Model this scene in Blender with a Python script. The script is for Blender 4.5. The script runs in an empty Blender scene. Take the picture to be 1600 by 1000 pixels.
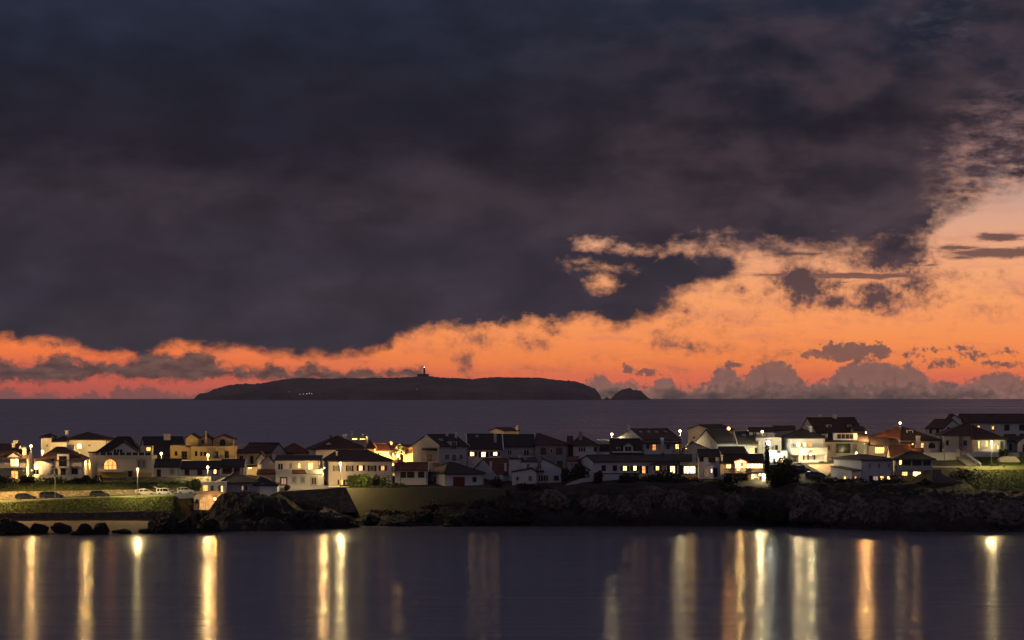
import bpy, bmesh, math, random
from mathutils import Vector, noise as mnoise
random.seed(7)
D = bpy.data
SC = bpy.context.scene
COL = SC.collection
F, EX, EY, H = 5400.0, 800.0, 606.5, 30.0       # focal length and eye level in photograph pixels; eye height in metres

# ------------------------------------------------------------------ camera
cam = D.cameras.new('camera'); co = D.objects.new('camera', cam); COL.objects.link(co)
co.location = (0, 0, H); co.rotation_euler = (math.radians(90), 0, 0)
cam.sensor_width = 36; cam.lens = 36 * F / 1600; cam.shift_y = (EY - 500) / 1600
cam.clip_start = 1; cam.clip_end = 90000
SC.camera = co
SC.view_settings.view_transform = 'Standard'; SC.view_settings.look = 'None'
SC.view_settings.exposure = 0; SC.view_settings.gamma = 1
SC.cycles.use_adaptive_sampling = True; SC.cycles.adaptive_threshold = 0.015
SC.cycles.use_denoising = True; SC.cycles.max_bounces = 5; SC.cycles.diffuse_bounces = 2; SC.cycles.glossy_bounces = 3
SC.cycles.sample_clamp_indirect = 12; SC.cycles.caustics_reflective = False
SC.cycles.use_light_tree = True

def lin(r, g, b):
    f = lambda c: (c / 255 / 12.92) if c / 255 <= 0.04045 else ((c / 255 + 0.055) / 1.055) ** 2.4
    return (f(r), f(g), f(b), 1.0)

class N:
    """small node-graph helper"""
    def __init__(s, tree): s.t = tree; s.n = tree.nodes; s.l = tree.links
    def put(s, node, i, v):
        if v is None: return
        if isinstance(v, bpy.types.NodeSocket): s.l.new(v, node.inputs[i])
        else: node.inputs[i].default_value = v
    def m(s, op, a, b=None, c=None, clamp=False):
        n = s.n.new('ShaderNodeMath'); n.operation = op; n.use_clamp = clamp
        s.put(n, 0, a); s.put(n, 1, b); s.put(n, 2, c); return n.outputs[0]
    def v(s, op, a, b=None, out=0):
        n = s.n.new('ShaderNodeVectorMath'); n.operation = op
        s.put(n, 0, a); s.put(n, 1, b); return n.outputs[out]
    def xyz(s, x, y, z):
        n = s.n.new('ShaderNodeCombineXYZ'); s.put(n, 0, x); s.put(n, 1, y); s.put(n, 2, z); return n.outputs[0]
    def sep(s, a):
        n = s.n.new('ShaderNodeSeparateXYZ'); s.put(n, 0, a); return n.outputs
    def noise(s, vec, scale, detail=4, rough=0.5, col=False, dist=0.0):
        n = s.n.new('ShaderNodeTexNoise'); s.put(n, 'Vector', vec); s.put(n, 'Scale', scale); s.put(n, 'Detail', detail)
        s.put(n, 'Roughness', rough); s.put(n, 'Distortion', dist); return n.outputs[1 if col else 0]
    def sstep(s, x, a, b, o0=0.0, o1=1.0):
        n = s.n.new('ShaderNodeMapRange'); n.interpolation_type = 'SMOOTHSTEP'
        for i, q in enumerate((x, a, b, o0, o1)): s.put(n, i, q)
        return n.outputs[0]
    def lstep(s, x, a, b, o0=0.0, o1=1.0):
        n = s.n.new('ShaderNodeMapRange')
        for i, q in enumerate((x, a, b, o0, o1)): s.put(n, i, q)
        return n.outputs[0]
    def mix(s, f, a, b):
        n = s.n.new('ShaderNodeMix'); n.data_type = 'RGBA'; s.put(n, 0, f); s.put(n, 6, a); s.put(n, 7, b); return n.outputs[2]
    def ramp(s, x, stops, interp='LINEAR'):
        n = s.n.new('ShaderNodeValToRGB'); e = n.color_ramp.elements; n.color_ramp.interpolation = interp
        while len(e) < len(stops): e.new(0.5)
        for q, (p, c) in zip(e, stops): q.position = p; q.color = c
        s.put(n, 0, x); return n.outputs[0]
    def curve(s, x, pts):
        n = s.n.new('ShaderNodeFloatCurve'); c = n.mapping.curves[0]
        while len(c.points) < len(pts): c.points.new(0.5, 0.5)
        for q, (a, b) in zip(c.points, pts): q.location = (a, b); q.handle_type = 'AUTO'
        n.mapping.update(); s.put(n, 1, x); return n.outputs[0]

# ------------------------------------------------------------------ sky: after-sunset sky with cloud layers, all in compass directions
W = D.worlds.new('World'); SC.world = W; W.use_nodes = True
def build_sky():
    t = W.node_tree; t.nodes.clear(); g = N(t)
    out = t.nodes.new('ShaderNodeOutputWorld'); bg = t.nodes.new('ShaderNodeBackground')
    tc = t.nodes.new('ShaderNodeTexCoord'); x, y, z = g.sep(g.v('NORMALIZE', tc.outputs['Generated']))
    # u, v: azimuth and elevation in units of 100/5400 radian
    u = g.m('MULTIPLY', g.m('ARCTAN2', x, y), 54.0)
    v = g.m('MULTIPLY', g.m('ARCSINE', z), 54.0)
    P = lambda px: (px - 800) / 100
    Q = lambda py: (EY - py) / 100
    uv = g.xyz(u, v, 0)
    # domain warps
    w1 = g.v('SUBTRACT', g.noise(uv, 0.9, 5, 0.55, True), (0.5, 0.5, 0.5))
    w2 = g.v('SUBTRACT', g.noise(uv, 4.5, 5, 0.6, True), (0.5, 0.5, 0.5))
    w3 = g.v('SUBTRACT', g.noise(uv, 11.0, 4, 0.6, True), (0.5, 0.5, 0.5))
    wa = g.v('ADD', g.v('MULTIPLY', w1, (0.5, 0.22, 0)), g.v('MULTIPLY', w2, (0.36, 0.20, 0)))
    pa = g.v('ADD', uv, wa)                               # ragged, for the deck and its scraps
    pb = g.v('ADD', uv, g.v('ADD', g.v('MULTIPLY', w2, (0.20, 0.13, 0)), g.v('MULTIPLY', w3, (0.20, 0.20, 0))))   # finer, for cumulus
    ua, va, _ = g.sep(pa); ub, vb, _ = g.sep(pb)
    def prof(uu, pts):                                     # edge elevation (in v) against azimuth
        tt = g.m('MULTIPLY_ADD', uu, 1 / 20, 0.5)
        return g.m('MULTIPLY', g.curve(tt, [((P(a) + 10) / 20, Q(b) / 10) for a, b in pts]), 10.0)
    def blobs(p, lst):
        acc = None
        for (cx, cy, rx, ry, wt) in lst:
            d = g.v('MULTIPLY', g.v('SUBTRACT', p, (P(cx), Q(cy), 0)), (100 / rx, 100 / ry, 0))
            ln = g.v('LENGTH', d, out=1)
            b = g.m('MULTIPLY_ADD', ln, -wt, wt)
            acc = b if acc is None else g.m('MAXIMUM', acc, b)
        return acc
    # clear sky behind the clouds
    cR = g.ramp(g.lstep(v, -0.2, 6.2), [(0.0, lin(168, 112, 98)), (0.05, lin(240, 116, 86)), (0.10, lin(250, 138, 76)),
        (0.17, lin(252, 152, 90)), (0.27, lin(250, 165, 108)), (0.36, lin(240, 168, 126)), (0.45, lin(218, 165, 140)), (0.60, lin(150, 135, 140)), (1.0, lin(70, 78, 100))])
    cL = g.ramp(g.lstep(v, -0.2, 6.2), [(0.0, lin(176, 92, 86)), (0.04, lin(206, 96, 80)), (0.08, lin(228, 106, 74)),
        (0.13, lin(252, 128, 68)), (0.2, lin(255, 150, 80)), (0.4, lin(180, 120, 100)), (1.0, lin(60, 60, 80))])
    clear = g.mix(g.sstep(u, -7.5, 0.8), cL, cR)
    ws = g.noise(g.v('ADD', g.v('MULTIPLY', uv, (0.55, 2.4, 1)), g.v('MULTIPLY', w1, (0.6, 0.6, 0))), 1.7, 6, 0.62)
    clear = g.mix(g.m('MULTIPLY', g.sstep(ws, 0.48, 0.72), g.lstep(v, 0.2, 2.4, 0.38, 0.62)), clear, g.mix(g.lstep(v, 0, 2.2), lin(214, 104, 88), lin(214, 150, 124)))
    # deck
    edge = prof(ua, [(-200, 530), (0, 531), (60, 540), (110, 538), (150, 550), (200, 557), (240, 554), (265, 543), (330, 548), (400, 551), (470, 554), (585, 553),
                     (608, 545), (630, 526), (670, 518), (760, 512), (850, 508), (950, 506), (985, 502), (1008, 484), (1022, 444), (1036, 410), (1060, 400), (1110, 400), (1160, 406), (1200, 403), (1260, 402), (1320, 402), (1365, 406), (1400, 408), (1436, 398), (1470, 345), (1520, 325), (1570, 305), (1620, 295), (1800, 280)])
    dn = g.noise(g.v('MULTIPLY', uv, (1, 1.6, 1)), 2.2, 6, 0.6)
    dk = g.m('SUBTRACT', va, edge)
    dk = g.m('ADD', dk, g.m('MULTIPLY', g.m('SUBTRACT', dn, 0.5), g.lstep(u, -1.5, 2.5, 0.35, 1.1)))
    holes = blobs(pa, [(928, 380, 42, 17, 0.75), (990, 388, 62, 11, 0.5), (940, 418, 70, 11, 0.35), (938, 442, 36, 24, 0.7), (905, 410, 40, 10, .3)])
    soft = g.lstep(u, 0.0, 3.0, 0.17, 0.46)
    dmask = g.sstep(g.m('DIVIDE', dk, soft), -0.5, 0.85)
    hn = g.m('ADD', g.m('MAXIMUM', holes, -0.6), g.m('MULTIPLY_ADD', g.noise(g.v('MULTIPLY', uv, (1, 1.7, 1)), 5.0, 6, 0.65), 0.9, -0.5))
    dmask = g.m('MULTIPLY', dmask, g.m('SUBTRACT', 1.0, g.sstep(hn, -0.08, 0.75)), clamp=True)
    lump = blobs(pa, [(1050, 424, 92, 42, 1.5), (1105, 416, 66, 34, 1.3), (1005, 462, 70, 44, 1.5), (965, 480, 60, 34, 1.5), (1030, 452, 50, 34, 1.0)])
    lump = g.m('SUBTRACT', lump, g.m('MULTIPLY', g.sstep(hn, 0.0, 0.5), 0.8))
    dmask = g.m('MAXIMUM', dmask, g.sstep(g.m('ADD', lump, g.m('MULTIPLY_ADD', dn, 1.3, -0.70)), -0.1, 0.75))
    # the deck thins out toward the upper right
    thin = blobs(g.v('ADD', uv, g.v('MULTIPLY', w1, (2.2, 1.2, 0))), [(1590, 260, 185, 150, 1.0), (1480, 40, 95, 60, 0.45)])
    tn = g.noise(g.v('MULTIPLY', uv, (0.8, 2.0, 1)), 2.6, 6, 0.62)
    th = g.m('MULTIPLY', g.sstep(thin, -0.1, 0.9), g.sstep(tn, 0.36, 0.68))
    # loose scraps under the deck
    scr = blobs(pa, [(1255, 446, 76, 52, 2.3), (1298, 470, 56, 32, 1.6), (1368, 464, 72, 42, 1.9), (1430, 452, 62, 42, 1.5), (1395, 402, 90, 54, 2.1), 
         (1190, 392, 70, 16, .7), (1300, 385, 120, 18, .6),
        (1035, 528, 44, 34, 1.0), (1082, 541, 56, 20, 1.1), (1134, 540, 32, 18, 0.85), (1060, 495, 70, 55, 0.7), (1000, 508, 60, 14, .5), (745, 530, 60, 24, 0.95), (828, 536, 46, 22, 1.0), (870, 520, 30, 14, .7),
        (732, 566, 26, 34, 1.3), (1190, 476, 36, 32, 0.5), (1222, 545, 66, 28, 0.65), (640, 528, 44, 16, .6), (1555, 437, 20, 20, 0.55), (1505, 465, 60, 14, 0.45), (835, 577, 80, 10, .7), (90, 540, 80, 12, .8), (930, 560, 50, 8, .5), (1140, 500, 60, 20, .4), (680, 548, 40, 10, .4), (1060, 575, 60, 8, .6), (1490, 436, 70, 22, .6), (1535, 482, 60, 16, .5), (1590, 455, 40, 20, .5), (1450, 500, 70, 10, .4), (1150, 455, 50, 24, .8), (1330, 500, 80, 10, .35)])
    sn = g.m('ADD', g.m('MULTIPLY', g.noise(uv, 6.5, 6, 0.65), 0.55), g.m('MULTIPLY', g.noise(g.v('MULTIPLY', uv, (1, 1.4, 1)), 2.6, 6, 0.6), 0.45))
    smask = g.sstep(g.m('ADD', scr, g.m('MULTIPLY_ADD', sn, 4.2, -2.2)), -0.3, 1.5)
    strk = blobs(g.v('ADD', uv, g.v('MULTIPLY', w2, (0.5, 0.07, 0))), [(1335, 432, 205, 8, 1.5), (1230, 430, 100, 6, 1.2), (1570, 397, 145, 11, 1.8), (1490, 389, 60, 7, 1.2), (1556, 373, 56, 11, 1.5), (1235, 398, 80, 7, 1.0), (1420, 416, 70, 4.5, 1.1), (1500, 404, 60, 5, .9), (1300, 442, 60, 2.5, .7), (960, 402, 60, 8, .8)])
    sk = g.noise(g.v('MULTIPLY', uv, (0.8, 6.0, 1)), 3.0, 4, 0.6)
    smask = g.m('MAXIMUM', smask, g.m('MULTIPLY', g.sstep(g.m('ADD', strk, g.m('MULTIPLY_ADD', sk, 1.6, -0.85)), -0.1, 0.9), 0.92))
    # left mid band
    bt = prof(ub, [(-200, 560), (0, 552), (30, 562), (80, 556), (100, 546), (125, 562), (180, 560), (220, 550), (262, 548), (320, 550), (345, 566), (380, 566), (400, 574), (430, 566),
                   (460, 574), (480, 568), (530, 577), (565, 567), (590, 580), (615, 574), (660, 574), (690, 590), (740, 603), (900, 607), (1800, 607)])
    bb = prof(ub, [(-200, 597), (0, 595), (120, 595), (150, 588), (200, 592), (300, 596), (360, 590), (420, 592), (520, 598), (640, 590), (720, 606), (1800, 607)])
    bn = g.noise(uv, 9.0, 5, 0.6)
    b1 = g.m('MULTIPLY', g.sstep(g.m('ADD', g.m('SUBTRACT', bt, vb), g.m('MULTIPLY_ADD', dn, .5, -.26)), -0.04, 0.12), g.sstep(g.m('ADD', g.m('SUBTRACT', vb, bb), g.m('MULTIPLY_ADD', dn, .3, -.14)), -0.05, 0.08))
    b1 = g.m('MULTIPLY', b1, g.sstep(g.m('SUBTRACT', bt, bb), 0.02, 0.10))
    # horizon cumulus bank
    ht = prof(ub, [(-200, 612), (0, 607), (25, 605), (40, 618), (80, 609), (110, 622), (150, 606), (165, 620), (185, 602), (210, 606), (228, 600), (262, 611), (300, 616), (330, 605), (400, 612),
                   (700, 620), (905, 612), (925, 590), (945, 582), (960, 598), (985, 592), (1005, 606), (1040, 584), (1060, 606), (1100, 600), (1115, 580), (1135, 570), (1160, 588), (1180, 566), (1205, 562), (1235, 568),
                   (1255, 594), (1290, 590), (1320, 568), (1370, 560), (1405, 570), (1425, 566), (1445, 588), (1480, 596), (1510, 594), (1545, 582), (1572, 582), (1600, 590), (1800, 580)])
    h1 = g.sstep(g.m('ADD', g.m('SUBTRACT', ht, vb), g.m('MULTIPLY_ADD', bn, .22, -.11)), -0.02, 0.07)
    cum = blobs(pb, [(1322, 551, 62, 19, 1.0), (1372, 549, 22, 15, 1.0), (1270, 553, 30, 9, .8), (980, 576, 16, 7, 0.8), (1010, 582, 24, 7, .8), (1500, 545, 24, 8, .45), (1520, 555, 30, 9, .5), (1570, 550, 24, 8, .4),
                     (1450, 545, 24, 7, .35), (1470, 568, 40, 10, .5), (1560, 570, 40, 8, .45), (1145, 570, 20, 8, .6), (1415, 555, 26, 9, .35), (1300, 612, 400, 20, .5)])
    cmask = g.sstep(g.m('ADD', cum, g.m('MULTIPLY_ADD', bn, 1.5, -0.80)), 0.0, 0.35)
    # colours
    ln1 = g.noise(g.v('MULTIPLY', uv, (0.75, 1.7, 1)), 0.55, 5, 0.55)
    ln2 = g.noise(g.v('ADD', g.v('MULTIPLY', uv, (0.7, 1.3, 1)), (7, 3, 2)), 1.0, 5, 0.52, dist=0.15)
    dv = g.m('ADD', g.lstep(v, 0.4, 6.2), g.m('MULTIPLY_ADD', ln1, 0.62, -0.31))
    dcol = g.ramp(dv, [(0.0, lin(60, 54, 63)), (0.22, lin(52, 48, 60)), (0.42, lin(51, 45, 56)), (0.58, lin(36, 33, 45)), (0.8, lin(31, 34, 49)), (1.0, lin(37, 42, 60))])
    mod = g.m('MULTIPLY_ADD', g.sstep(ln2, 0.28, 0.75), 0.38, 0.82)
    rgt = g.sstep(g.m('ADD', u, g.m('MULTIPLY_ADD', ln1, 3.0, -1.5)), -2.0, 7.5)
    dcol = g.mix(g.m('MULTIPLY', rgt, g.m('MULTIPLY', g.sstep(ln2, 0.35, 0.65), 0.32)), dcol, lin(92, 70, 72))
    mv = blobs(g.v('ADD', uv, g.v('MULTIPLY', w1, (1.4, .8, 0))), [(1080, 250, 230, 80, .8), (690, 305, 300, 70, .8), (250, 300, 240, 55, .7), (900, 350, 160, 60, .6), (1480, 170, 160, 110, .9), (560, 470, 260, 40, .5), (1350, 330, 160, 40, .5)])
    dcol = g.mix(g.m('MULTIPLY', g.sstep(g.m('ADD', mv, g.m('MULTIPLY_ADD', ln2, 1.0, -0.5)), -0.1, 0.8), 0.22), dcol, lin(78, 64, 70))
    dcol = g.v('SCALE', dcol, None); dcol.node.inputs['Scale'].default_value = 1; g.l.new(mod, dcol.node.inputs['Scale'])
    thcol = g.ramp(g.m('ADD', g.lstep(v, 2.2, 5.5), g.m('MULTIPLY_ADD', tn, -0.8, 0.4)), [(0.0, lin(225, 165, 130)), (0.4, lin(140, 106, 104)), (1.0, lin(66, 64, 80))])
    dcol = g.mix(th, dcol, thcol)
    scol = g.mix(g.lstep(smask, 0.2, 1.0), g.mix(0.5, clear, lin(150, 95, 85)), g.ramp(g.lstep(v, 0.2, 2.6), [(0, lin(112, 80, 78)), (1, lin(76, 60, 66))]))
    bcol = g.mix(g.sstep(g.noise(g.v('MULTIPLY', uv, (1, 2.6, 1)), 3.0, 6, 0.6), 0.3, 0.7), lin(74, 63, 66), lin(112, 88, 80))
    hcol = g.mix(g.sstep(u, -6, 2), lin(140, 90, 86), g.mix(g.lstep(v, -.1, .4), lin(152, 114, 102), lin(134, 100, 92)))
    hcol = g.mix(g.m('MULTIPLY', g.sstep(bn, 0.3, 0.75), .35), hcol, lin(104, 80, 80))
    c = g.mix(g.m('MULTIPLY', h1, 0.93), clear, hcol)
    c = g.mix(g.m('MULTIPLY', cmask, 0.9), c, g.mix(0.5, hcol, lin(100, 76, 76)))
    c = g.mix(g.m('MULTIPLY', b1, 0.95), c, bcol)
    c = g.mix(smask, c, scol)
    c = g.mix(dmask, c, dcol)
    # away from the sunset: plain dusk blue, a little brighter overhead and in the east
    r = g.v('LENGTH', g.v('MULTIPLY', uv, (1, 1.2, 0)), out=1)
    dusk = g.mix(g.sstep(g.noise(g.v('MULTIPLY', tc.outputs['Generated'], (1, 1, 3)), 2.0, 5, 0.6), 0.35, 0.7), lin(72, 69, 86), lin(106, 96, 106))
    side = g.sstep(g.m('ABSOLUTE', u), 14, 50)
    up = g.sstep(v, 6.5, 20)
    c = g.mix(g.m('MAXIMUM', side, up), c, dusk)
    c = g.mix(g.sstep(v, -0.6, -0.25), lin(30, 26, 34), c)
    # a trace of the physical sky, sun just under the horizon
    st = t.nodes.new('ShaderNodeTexSky'); st.sky_type = 'NISHITA'; st.sun_disc = False
    st.sun_elevation = math.radians(-2.0); st.sun_rotation = math.radians(8)
    c = g.v('ADD', c, g.v('MULTIPLY', st.outputs[0], (0.004, 0.004, 0.004)))
    t.links.new(c, bg.inputs[0]); bg.inputs[1].default_value = 1.0
    t.links.new(bg.outputs[0], out.inputs[0])
build_sky()

# ------------------------------------------------------------------ helpers
def px2w(px, py, Y): return Vector(((px - EX) * Y / F, Y, H - (py - EY) * Y / F))
def zat(py, Y): return H - (py - EY) * Y / F
def xat(px, Y): return (px - EX) * Y / F

def tag(o, label=None, cat=None, group=None, kind=None):
    if label: o['label'] = label
    if cat: o['category'] = cat
    if group: o['group'] = group
    if kind: o['kind'] = kind
    return o

def root(name, loc, label, cat, group=None):
    o = D.objects.new(name, None); COL.objects.link(o); o.location = loc; o.empty_display_size = 0.5
    return tag(o, label, cat, group)

class MB:
    def __init__(s): s.v = []; s.f = []
    def add(s, vs, fs):
        b = len(s.v); s.v += [tuple(q) for q in vs]; s.f += [tuple(b + i for i in f) for f in fs]
    def hexa(s, p):      # 8 corners: bottom 4 counter-clockwise, then top 4
        s.add(p, [(3, 2, 1, 0), (4, 5, 6, 7), (0, 1, 5, 4), (1, 2, 6, 5), (2, 3, 7, 6), (3, 0, 4, 7)])
    def box(s, x0, x1, y0, y1, z0, z1):
        s.hexa([(x0, y0, z0), (x1, y0, z0), (x1, y1, z0), (x0, y1, z0), (x0, y0, z1), (x1, y0, z1), (x1, y1, z1), (x0, y1, z1)])
    def obox(s, O, S, Nn, s0, s1, n0, n1, z0, z1):   # box in a frame: along S, outward along Nn
        P = lambda a, b, z: (O.x + S.x * a + Nn.x * b, O.y + S.y * a + Nn.y * b, z)
        s.hexa([P(s0, n1, z0), P(s1, n1, z0), P(s1, n0, z0), P(s0, n0, z0), P(s0, n1, z1), P(s1, n1, z1), P(s1, n0, z1), P(s0, n0, z1)])
    def cyl(s, p, q, r0, r1=None, n=8, cap=True):
        r1 = r0 if r1 is None else r1; p = Vector(p); q = Vector(q); d = (q - p).normalized()
        a = d.orthogonal().normalized(); b = d.cross(a)
        R = lambda c, r: [c + (a * math.cos(2 * math.pi * i / n) + b * math.sin(2 * math.pi * i / n)) * r for i in range(n)]
        fs = [(i, (i + 1) % n, n + (i + 1) % n, n + i) for i in range(n)]
        if cap: fs += [tuple(range(n - 1, -1, -1)), tuple(range(n, 2 * n))]
        s.add(R(p, r0) + R(q, r1), fs)
    def slab(s, poly, th):    # polygon given by its top corners, thickness downward
        n = len(poly); s.add(list(poly) + [(p[0], p[1], p[2] - th) for p in poly],
            [tuple(range(n)), tuple(range(2 * n - 1, n - 1, -1))] + [(i, n + i, n + (i + 1) % n, (i + 1) % n) for i in range(n)])
    def ball(s, c, r, seg=10, rings=6, sz=1.0):
        vs = [(c[0], c[1], c[2] - r * sz)]
        for j in range(1, rings):
            t = -math.pi / 2 + math.pi * j / rings
            vs += [(c[0] + r * math.cos(t) * math.cos(2 * math.pi * i / seg), c[1] + r * math.cos(t) * math.sin(2 * math.pi * i / seg), c[2] + r * sz * math.sin(t)) for i in range(seg)]
        vs.append((c[0], c[1], c[2] + r * sz)); fs = []
        for i in range(seg):
            k = (i + 1) % seg; fs.append((0, 1 + k, 1 + i)); fs.append((len(vs) - 1, 1 + (rings - 2) * seg + i, 1 + (rings - 2) * seg + k))
            for j in range(rings - 2): a = 1 + j * seg; fs.append((a + i, a + k, a + seg + k, a + seg + i))
        s.add(vs, fs)
    def build(s, name, mat, parent=None, smooth=False):
        me = D.meshes.new(name)
        off = Vector((0, 0, 0)); p = parent
        while p is not None: off += p.location; p = p.parent
        me.from_pydata([(x - off.x, y - off.y, z - off.z) for x, y, z in s.v], [], s.f)
        bm = bmesh.new(); bm.from_mesh(me); bmesh.ops.recalc_face_normals(bm, faces=bm.faces); bm.to_mesh(me); bm.free()
        me.materials.append(mat)
        if smooth: me.polygons.foreach_set('use_smooth', [True] * len(me.polygons))
        o = D.objects.new(name, me); COL.objects.link(o)
        if parent is not None: o.parent = parent
        return o

# ------------------------------------------------------------------ materials
MATS = {}
def newmat(name):
    m = D.materials.new(name); m.use_nodes = True; g = N(m.node_tree)
    return m, g, m.node_tree.nodes['Principled BSDF']
def bump(g, bs, h, strength, dist=0.1):
    n = g.n.new('ShaderNodeBump'); g.put(n, 'Height', h); n.inputs['Strength'].default_value = strength; n.inputs['Distance'].default_value = dist
    g.l.new(n.outputs[0], bs.inputs['Normal'])
def pos(g): return g.n.new('ShaderNodeNewGeometry').outputs['Position']

def plaster(rgb, dirt=0.25):
    k = ('pl', rgb, dirt)
    if k in MATS: return MATS[k]
    m, g, b = newmat('plaster'); p = pos(g)
    n1 = g.noise(p, 0.35, 5, 0.6); n2 = g.noise(g.v('MULTIPLY', p, (1.6, 1.6, 0.35)), 1.0, 5, 0.65)
    c0 = tuple(rgb) + (1,); c1 = tuple(q * f for q, f in zip(rgb, (0.62, 0.58, 0.52))) + (1,)
    f = g.m('MULTIPLY', g.m('ADD', g.sstep(n1, 0.45, 0.75), g.sstep(n2, 0.52, 0.78)), dirt)
    g.l.new(g.mix(f, c0, c1), b.inputs['Base Color']); b.inputs['Roughness'].default_value = 0.9
    bump(g, b, g.noise(p, 9.0, 3, 0.6), 0.25, 0.03)
    MATS[k] = m; return m

def tiles(rgb):
    k = ('ti', rgb)
    if k in MATS: return MATS[k]
    m, g, b = newmat('roof_tiles'); p = pos(g)
    w = g.n.new('ShaderNodeTexWave'); w.wave_type = 'BANDS'; w.bands_direction = 'X'; g.put(w, 'Vector', p); w.inputs['Scale'].default_value = 1.3; w.inputs['Distortion'].default_value = 0.4
    w2 = g.n.new('ShaderNodeTexWave'); w2.bands_direction = 'Z'; g.put(w2, 'Vector', p); w2.inputs['Scale'].default_value = 1.9; w2.inputs['Distortion'].default_value = 0.3
    n1 = g.noise(p, 0.8, 5, 0.65); n2 = g.noise(p, 5.0, 3, 0.6)
    c0 = tuple(rgb) + (1,); c1 = tuple(q * f for q, f in zip(rgb, (0.45, 0.5, 0.55))) + (1,); c2 = tuple(min(1, q * 1.5) for q in rgb) + (1,)
    c = g.mix(g.sstep(n1, 0.4, 0.7), c0, c1); c = g.mix(g.m('MULTIPLY', g.sstep(n2, 0.5, 0.75), 0.5), c, c2)
    g.l.new(c, b.inputs['Base Color']); b.inputs['Roughness'].default_value = 0.85
    bump(g, b, g.m('ADD', w.outputs['Fac'], g.m('MULTIPLY', w2.outputs['Fac'], 0.5)), 0.7, 0.08)
    MATS[k] = m; return m

def flat(name, rgb, rough=0.6, metal=0.0, nz=0.0, sc=2.0):
    k = ('fl', name, rgb, rough, metal)
    if k in MATS: return MATS[k]
    m, g, b = newmat(name); b.inputs['Roughness'].default_value = rough; b.inputs['Metallic'].default_value = metal
    f = g.sstep(g.noise(pos(g), sc, 5, 0.65), 0.35, 0.7)
    g.l.new(g.mix(g.m('MULTIPLY', f, 0.35 + nz), tuple(rgb) + (1,), tuple(q * 0.55 for q in rgb) + (1,)), b.inputs['Base Color'])
    MATS[k] = m; return m

def lit(rgb, st, var=0.5, tilt=1.0):
    """a lit window: bright room seen through curtains and furniture"""
    k = ('li', rgb, st, var)
    if k in MATS: return MATS[k]
    m, g, b = newmat('lit_window'); p = pos(g)
    a = g.noise(g.v('MULTIPLY', p, (3.6, 3.6, 0.35)), 1.0, 2, 0.5); bb = g.noise(p, 2.4, 3, 0.6)
    f = g.m('ADD', g.m('MULTIPLY', g.sstep(a, 0.35, 0.62), 0.65), g.m('MULTIPLY', g.sstep(bb, 0.35, 0.65), 0.35))
    c = g.mix(f, tuple(q * r for q, r in zip(rgb, (1 - var * .75, (1 - var * .75) * .8, (1 - var * .75) * .55))) + (1,), tuple(rgb) + (1,))
    g.l.new(c, b.inputs['Emission Color']); b.inputs['Emission Strength'].default_value = st
    b.inputs['Base Color'].default_value = (0.03, 0.03, 0.03, 1); b.inputs['Roughness'].default_value = 0.3
    MATS[k] = m; return m

def stone(rgb, scale=1.6, mortar=0.5, bs=0.8):
    k = ('st', rgb, scale)
    if k in MATS: return MATS[k]
    m, g, b = newmat('stone_wall'); p = g.v('MULTIPLY', pos(g), (1, 1, 1.7))
    vo = g.n.new('ShaderNodeTexVoronoi'); vo.feature = 'DISTANCE_TO_EDGE'; g.put(vo, 'Vector', p); vo.inputs['Scale'].default_value = scale
    vc = g.n.new('ShaderNodeTexVoronoi'); g.put(vc, 'Vector', p); vc.inputs['Scale'].default_value = scale
    e = g.sstep(vo.outputs['Distance'], 0.0, 0.12)
    s_, _, _ = g.sep(vc.outputs['Color'])
    base = g.mix(s_, tuple(q * 0.55 for q in rgb) + (1,), tuple(min(1, q * 1.25) for q in rgb) + (1,))
    base = g.mix(g.sstep(g.noise(pos(g), 0.5, 4, .6), 0.45, 0.7), base, g.mix(0.5, base, (0.05, 0.045, 0.035, 1)))
    g.l.new(g.mix(e, tuple(q * mortar for q in rgb) + (1,), base), b.inputs['Base Color']); b.inputs['Roughness'].default_value = 0.9
    bump(g, b, e, bs, 0.1); MATS[k] = m; return m

def rockmat(c0, c1, c2, sc=0.5):
    k = ('ro', c0, c1)
    if k in MATS: return MATS[k]
    m, g, b = newmat('rock'); p = pos(g)
    n1 = g.noise(p, sc, 8, 0.68); n2 = g.noise(g.v('MULTIPLY', p, (1, 1, 2.5)), sc * 2.2, 6, 0.7); n3 = g.noise(p, sc * 9, 4, 0.7)
    c = g.mix(g.sstep(n1, 0.38, 0.62), c0, c1); c = g.mix(g.m('MULTIPLY', g.sstep(n2, 0.5, 0.7), 0.7), c, c2)
    _, _, z = g.sep(p); c = g.mix(g.sstep(g.m('ADD', z, g.m('MULTIPLY', n1, -2.5)), -0.9, 0.9), (0.012, 0.011, 0.010, 1), c)
    g.l.new(c, b.inputs['Base Color']); b.inputs['Roughness'].default_value = 0.88
    bump(g, b, g.m('ADD', n1, g.m('ADD', n2, g.m('MULTIPLY', n3, 0.3))), 1.0, 0.7); MATS[k] = m; return m

def leafmat(rgb):
    k = ('le', rgb)
    if k in MATS: return MATS[k]
    m, g, b = newmat('foliage')
    n1 = g.noise(pos(g), 1.3, 4, 0.6)
    g.l.new(g.mix(g.sstep(n1, 0.35, 0.65), tuple(q * 0.5 for q in rgb) + (1,), tuple(q * 1.35 for q in rgb) + (1,)), b.inputs['Base Color'])
    b.inputs['Roughness'].default_value = 0.75; MATS[k] = m; return m

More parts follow.
